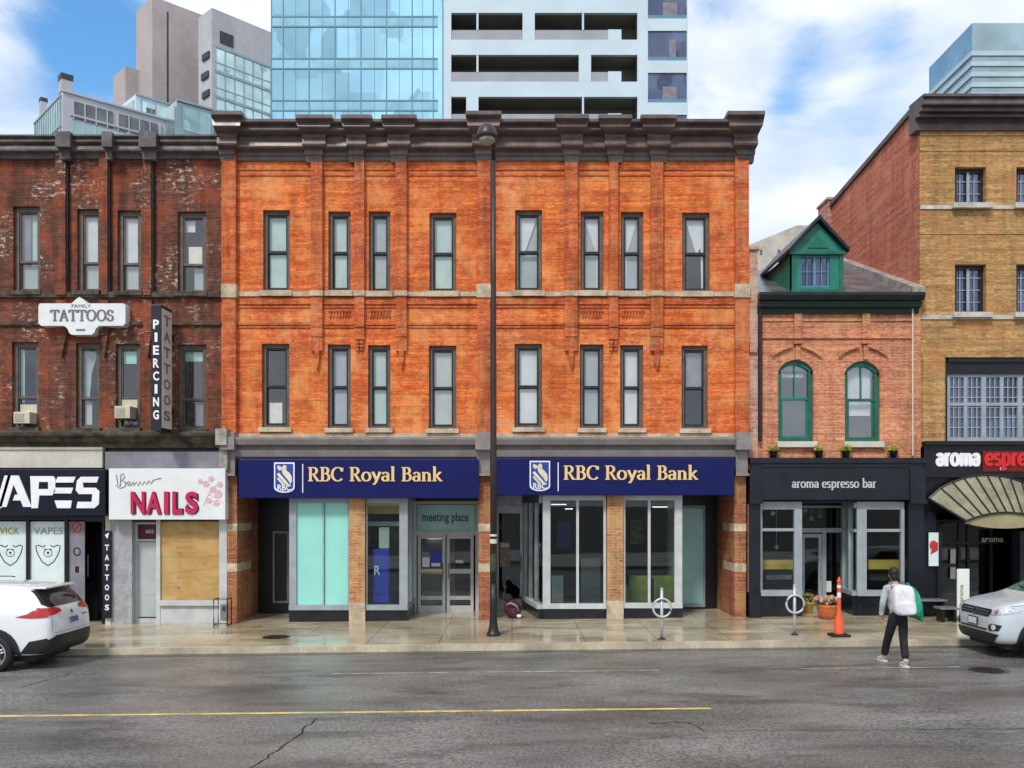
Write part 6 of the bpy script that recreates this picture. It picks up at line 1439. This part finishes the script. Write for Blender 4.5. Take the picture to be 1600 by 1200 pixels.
c.part('grille', 'car_plastic', [[(-.54, .80), (.54, .80), (.60, .90), (.56, .94), (-.56, .94), (-.60, .90)]], 'x', -3, .012)
c.part('grille_bar', 'chrome', [[(-.52, z), (.52, z), (.52, z+.014), (-.52, z+.014)] for z in (.835, .885)], 'x', -3, .020)
c.part('badge', 'chrome', [[(.075*math.cos(R(a)), .87+.075*math.sin(R(a))) for a in range(0, 360, 24)]], 'x', -3, .026)
for s in (1, -1): gap_(c, 'bonnet_gap', [[(.30, 1.02), (.62, 1.055), (.92, 1.095), (.92, 1.102), (.62, 1.062), (.30, 1.027)]], 'y', s*2.5); gap_(c, 'door_gap', [[(1.30, .45), (1.31, .45), (1.36, 1.08), (1.35, 1.08)]], 'y', s*2.5)
c.part('badge_centre', 'car_plastic', [[(.055*math.cos(R(a)), .87+.055*math.sin(R(a))) for a in range(0, 360, 30)]], 'x', -3, .031)
for s in (1, -1):
    h = c.part('headlight', 'lamp_clear', [[(s*.60, .84), (s*.80, .86), (s*.87, .96), (s*.82, .985), (s*.60, .93)]], 'x', -3, .014)
    c.part('headlight', 'lamp_clear', [[(.12, .86), (.14, .97), (.30, 1.0), (.58, 1.02), (.44, .93)]], 'y', s*2.5, .012)
    c.part('lamp_bowl', 'chrome', [[(s*.72+.04*math.cos(R(a)), .90+.04*math.sin(R(a))) for a in range(0, 360, 30)]], 'x', -3, .02, h)
    fl = c.part('fog_light', 'car_plastic', [[(s*.58, .53), (s*.80, .55), (s*.84, .66), (s*.66, .68), (s*.56, .63)]], 'x', -3, .012)
    c.part('lamp_bowl', 'lamp_clear', [[(s*.70+.055*math.cos(R(a)), .61+.055*math.sin(R(a))) for a in range(0, 360, 30)]], 'x', -3, .018, fl)
    c.part('side_window', 'car_glass', [[(1.62, 1.16), (2.5, 1.20), (2.5, 1.54), (2.0, 1.53)], [(2.58, 1.20), (3.4, 1.22), (3.4, 1.53), (2.58, 1.54)], [(3.47, 1.23), (3.98, 1.24), (3.7, 1.48), (3.47, 1.52)]], 'y', s*2.5, .01)
    c.part('sill_cladding', 'car_plastic', [[(1.2, .27), (1.2, .40), (3.1, .40), (3.1, .27)]], 'y', s*2.5, .012)
    for wx in (.86, 3.46): c.arch(wx, s, .40, .345); c.wheel(wx, s, .345, .92)
    MB(True).bevelbox(1.40, 1.60, s*.90, s*1.10, 1.14, 1.28, .04).build('wing_mirror', 'car_silver', c.t, True)
c.part('lower_bumper', 'car_plastic', [[(-.74, .40), (-.80, .48), (-.50, .50), (.50, .50), (.80, .48), (.74, .40), (.6, .27), (-.6, .27)]], 'x', -3, .014)
c.part('bumper_slot', 'car_plastic', [[(-.50, .53), (.50, .53), (.52, .565), (-.52, .565)]], 'x', -3, .012)
pl = c.part('licence_plate', 'car_plastic', [[(-.20, .59), (.20, .59), (.20, .75), (-.20, .75)]], 'x', -3, .024)
c.part('plate_face', 'plate_white', [[(-.165, .61), (.165, .61), (.165, .73), (-.165, .73)]], 'x', -3, .030, pl)
c.part('rear_window', 'car_glass', [[(-.58, 1.22), (.58, 1.22), (.54, 1.46), (-.54, 1.46)]], 'x', 8, .01)
for s in (1, -1): c.part('tail_light', 'lamp_red', [[(s*.52, .92), (s*.80, .92), (s*.80, 1.08), (s*.52, 1.08)]], 'x', 8, .012)
MB(True).bevelbox(.25, 4.2, -.72, .72, .16, .40, .03).build('shade_block', 'rubber', c.t)  # low block added to keep light off the road under this car
m = MB(True)
for k, dy in enumerate((.0, .42)): m.tube([(1.04-.02*k, -.62+dy*1.2, 1.30), (1.12, -.1+dy*1.2, 1.345)], .010, 5)
m.build('wiper', 'car_plastic', c.t)

# ------------------------------------------------------------------ the walker
def skin(name, mat, parent, verts, edges, root=0, sub=2):
    me = bpy.data.meshes.new(name); me.from_pydata([v[:3] for v in verts], edges, []); me.materials.append(M(mat))
    o = bpy.data.objects.new(name, me); COL.objects.link(o); o.parent = parent
    mo = o.modifiers.new('skin', 'SKIN'); mo.use_smooth_shade = True
    if not me.skin_vertices: me.attributes
    for v, d in zip(verts, me.skin_vertices[0].data):
        r = v[3]; d.radius = (r, r) if not isinstance(r, tuple) else r; d.use_root = False
    me.skin_vertices[0].data[root].use_root = True
    s = o.modifiers.new('sub', 'SUBSURF'); s.levels = s.render_levels = sub; return o
px_, py_ = 7.33, -6.5
PE = thing('person', 'person in grey hoodie and black trousers walking away across the road', 'person', (px_, py_, ROADZ+gz(px_)+.003))
# joints: x right, y away from the camera
V = [(0, .0, .98, (.13, .10)), (0, .03, 1.14, (.125, .095)), (0, .07, 1.34, (.15, .10)), (0, .10, 1.47, (.10, .07)), (0, .13, 1.55, (.055, .055)), (-.01, .16, 1.62, (.06, .065)), (-.015, .175, 1.70, (.078, .095)), (-.015, .175, 1.78, (.07, .085)), (-.015, .17, 1.83, (.04, .05)),
     (-.10, .02, .92, .085), (-.10, .20, .52, .056), (-.095, .34, .30, .050), (-.09, .44, .09, .038), (-.10, .53, .045, .036), (-.105, .62, .035, .026),
     (.10, -.01, .92, .085), (.09, -.02, .52, .056), (.08, -.10, .30, .050), (.07, -.18, .11, .038), (.075, -.10, .045, .036), (.08, .01, .035, .026),
     (-.19, .09, 1.44, .055), (-.25, .05, 1.18, .042), (-.255, .12, .94, .030), (-.255, .135, .88, (.036, .018)), (-.255, .15, .83, (.038, .016)),
     (.19, .09, 1.44, .055), (.27, .06, 1.18, .042), (.24, .26, 1.06, .030), (.225, .32, 1.05, (.036, .018)), (.21, .36, 1.05, (.038, .016))]
E = [(0, 1), (1, 2), (2, 3), (3, 4), (4, 5), (5, 6), (6, 7), (7, 8), (0, 9), (9, 10), (10, 11), (11, 12), (12, 13), (13, 14), (0, 15), (15, 16), (16, 17), (17, 18), (18, 19), (19, 20), (3, 21), (21, 22), (22, 23), (23, 24), (24, 25), (3, 26), (26, 27), (27, 28), (28, 29), (29, 30)]
for (h, base, d, side) in ((25, (-.255, .15, .83), Vector((.0, .02, -1)), Vector((0, 1, .1))), (30, (.21, .36, 1.05), Vector((-.4, .5, -.7)).normalized(), Vector((.5, .5, .2)))):
    b = Vector(base)
    for k, ln in enumerate((.066, .078, .074, .058)):              # four fingers
        o_ = b+side*(.024*(1.5-k)); i0 = len(V); p1 = o_+d*ln*.5; p2 = p1+(d+Vector((.25 if h == 25 else -.3, .05, 0))).normalized()*ln*.5
        V += [(*p1, .0095), (*p2, .0085)]; E += [(h, i0), (i0, i0+1)]
    i0 = len(V); p1 = Vector(V[h-1][:3])+side*.045+d*.02; p2 = p1+d*.04+side*.008; V += [(*p1, .011), (*p2, .0095)]; E += [(h-1, i0), (i0, i0+1)]
bd = skin('body', 'skin', PE, V, E)
m = MB(True)                                                         # ears and nose, small features of the head
m.blob((-.095, .175, 1.70), (.014, .022, .034), .05, 6); m.blob((.065, .175, 1.70), (.014, .022, .034), .05, 6); m.build('ear', 'skin', PE, True)
m = MB(True); m.blob((-.015, .275, 1.69), (.016, .022, .026), .05, 6); m.build('nose', 'skin', PE, True)
m = MB(True)
for s in (-1, 1): m.blob((-.015+s*.033, .262, 1.722), (.013, .008, .008), .03, 6)
m.build('eye', 'hair_black', PE, True)
m = MB(True); m.blob((-.015, .262, 1.645), (.026, .007, .007), .03, 6); m.build('mouth', 'nails_pink', PE, True)
random.seed(2); m = MB(True); m.blob((-.015, .150, 1.755), (.105, .112, .105), .05, 12); m.blob((-.015, .105, 1.68), (.082, .06, .09), .06, 10); m.build('hair', 'hair_black', PE, True, sub=1)
JV = [(0, .0, .98, (.185, .135)), (0, .02, 1.12, (.175, .13)), (0, .06, 1.32, (.195, .135)), (0, .09, 1.46, (.13, .10)), (0, .105, 1.545, (.085, .08)), (-.18, .09, 1.455, .080), (-.265, .05, 1.20, .066), (-.27, .11, .97, .050), (-.27, .12, .925, .046), (.18, .09, 1.455, .080), (.285, .06, 1.20, .066), (.25, .24, 1.07, .050), (.245, .275, 1.065, .046)]
skin('hoodie', 'cloth_grey', PE, JV, [(0, 1), (1, 2), (2, 3), (3, 4), (3, 5), (5, 6), (6, 7), (7, 8), (3, 9), (9, 10), (10, 11), (11, 12)])
TV = [(0, .0, 1.08, (.165, .125)), (0, .0, .93, (.165, .13)), (-.09, .02, .84, .105), (-.10, .19, .54, .084), (-.095, .32, .34, .078), (-.09, .42, .125, .076), (.09, -.01, .84, .105), (.09, -.02, .54, .084), (.08, -.09, .34, .078), (.07, -.175, .14, .076)]
skin('trousers', 'cloth_black', PE, TV, [(0, 1), (1, 2), (2, 3), (3, 4), (4, 5), (1, 6), (6, 7), (7, 8), (8, 9)])
for s, (hx_, hy_, tx_, ty_, hz_) in ((-1, (-.09, .42, -.11, .66, .0)), (1, (.07, -.20, .08, .05, .0))):
    f = skin('shoe', 'shoe_cream', PE, [(hx_, hy_, .085, (.05, .05)), (hx_, hy_-.01, .135, (.048, .05)), (hx_*.6+tx_*.4, hy_*.6+ty_*.4, .065, (.05, .045)), (hx_*.25+tx_*.75, hy_*.25+ty_*.75, .05, (.052, .036)), (tx_, ty_, .042, (.036, .026))], [(1, 0), (0, 2), (2, 3), (3, 4)])
    m = MB(True); q = Vector((tx_-hx_, ty_-hy_)).normalized(); n_ = Vector((-q.y, q.x)); h_ = Vector((hx_, hy_)); 
    m.floorpoly([tuple(h_-q*.05+n_*.04), tuple(h_-q*.05-n_*.04), tuple(h_+q*.16-n_*.052), tuple(h_+q*.27-n_*.025), tuple(h_+q*.27+n_*.025), tuple(h_+q*.16+n_*.052)], .0, .03); m.build('sole', 'paper', f)
BP = thing('backpack', 'white rounded backpack with grey yoke worn by the walking person', 'backpack', (px_, py_, ROADZ+gz(px_)))
def pillow(mb, c, r, e=.55, n=20, lean=0.):                          # superellipsoid
    o = len(mb.v); f = lambda a: math.copysign(abs(a)**e, a)
    for i in range(n+1):
        th = -math.pi/2+math.pi*i/n
        for j in range(n*2):
            ph = math.pi*j/n; x, y, z = r[0]*f(math.cos(th))*f(math.cos(ph)), r[1]*f(math.cos(th))*f(math.sin(ph)), r[2]*f(math.sin(th)); mb.v.append((c[0]+x, c[1]+y+lean*z, c[2]+z))
    k = n*2
    for i in range(n): mb.f += [(o+i*k+j, o+i*k+(j+1) % k, o+(i+1)*k+(j+1) % k, o+(i+1)*k+j) for j in range(k)]
    return mb
pillow(MB(True), (.02, -.185, 1.26), (.20, .14, .28), .5, 20, .18).build('bag', 'cloth_white', BP, True)
pillow(MB(True), (.04, -.31, 1.13), (.165, .06, .13), .5, 16, .18).build('pocket', 'cloth_white', BP, True)
pillow(MB(True), (-.01, -.085, 1.475), (.155, .08, .05), .6, 14, .2).build('yoke', 'steel_grey', BP, True)
m = MB(True)
for s in (-1, 1): m.tube([(s*.11, -.04, 1.48), (s*.125, .07, 1.575), (s*.13, .20, 1.48), (s*.15, .20, 1.28), (s*.16, .0, 1.08)], .022, 8)
m.build('strap', 'steel_grey', BP, True)
GB = thing('shoulder_bag', 'green bag slung beside the white backpack of the walking person', 'bag', (px_, py_, ROADZ+gz(px_)))
m = MB(True); rows = [(1.52, .21, .04, .05, -.02), (1.46, .24, .08, .08, -.05), (1.36, .25, .11, .11, -.09), (1.24, .26, .13, .13, -.11), (1.10, .27, .145, .14, -.12), (.98, .275, .155, .13, -.12), (.93, .28, .14, .10, -.11)]
for i, (z, cx_, rx, ry, cy_) in enumerate(rows):
    for k in range(20):
        a = 2*math.pi*k/20; q = 1+.07*math.sin(3*a+i*1.3); m.v.append((cx_+rx*math.cos(a)*q, cy_+ry*math.sin(a)*q, z-.10*(math.cos(a) > .6)*(i > 4)))
for i in range(len(rows)-1): m.f += [(i*20+k, i*20+(k+1) % 20, (i+1)*20+(k+1) % 20, (i+1)*20+k) for k in range(20)]
m.f += [tuple(range(19, -1, -1)), tuple(range(120, 140))]; m.build('bag', 'cloth_green', GB, True, sub=1)
MB(True).tube([(.22, -.05, 1.48), (.20, .04, 1.555), (.20, .14, 1.54), (.26, .12, 1.36)], .02, 8).build('strap', 'cloth_green', GB, True)
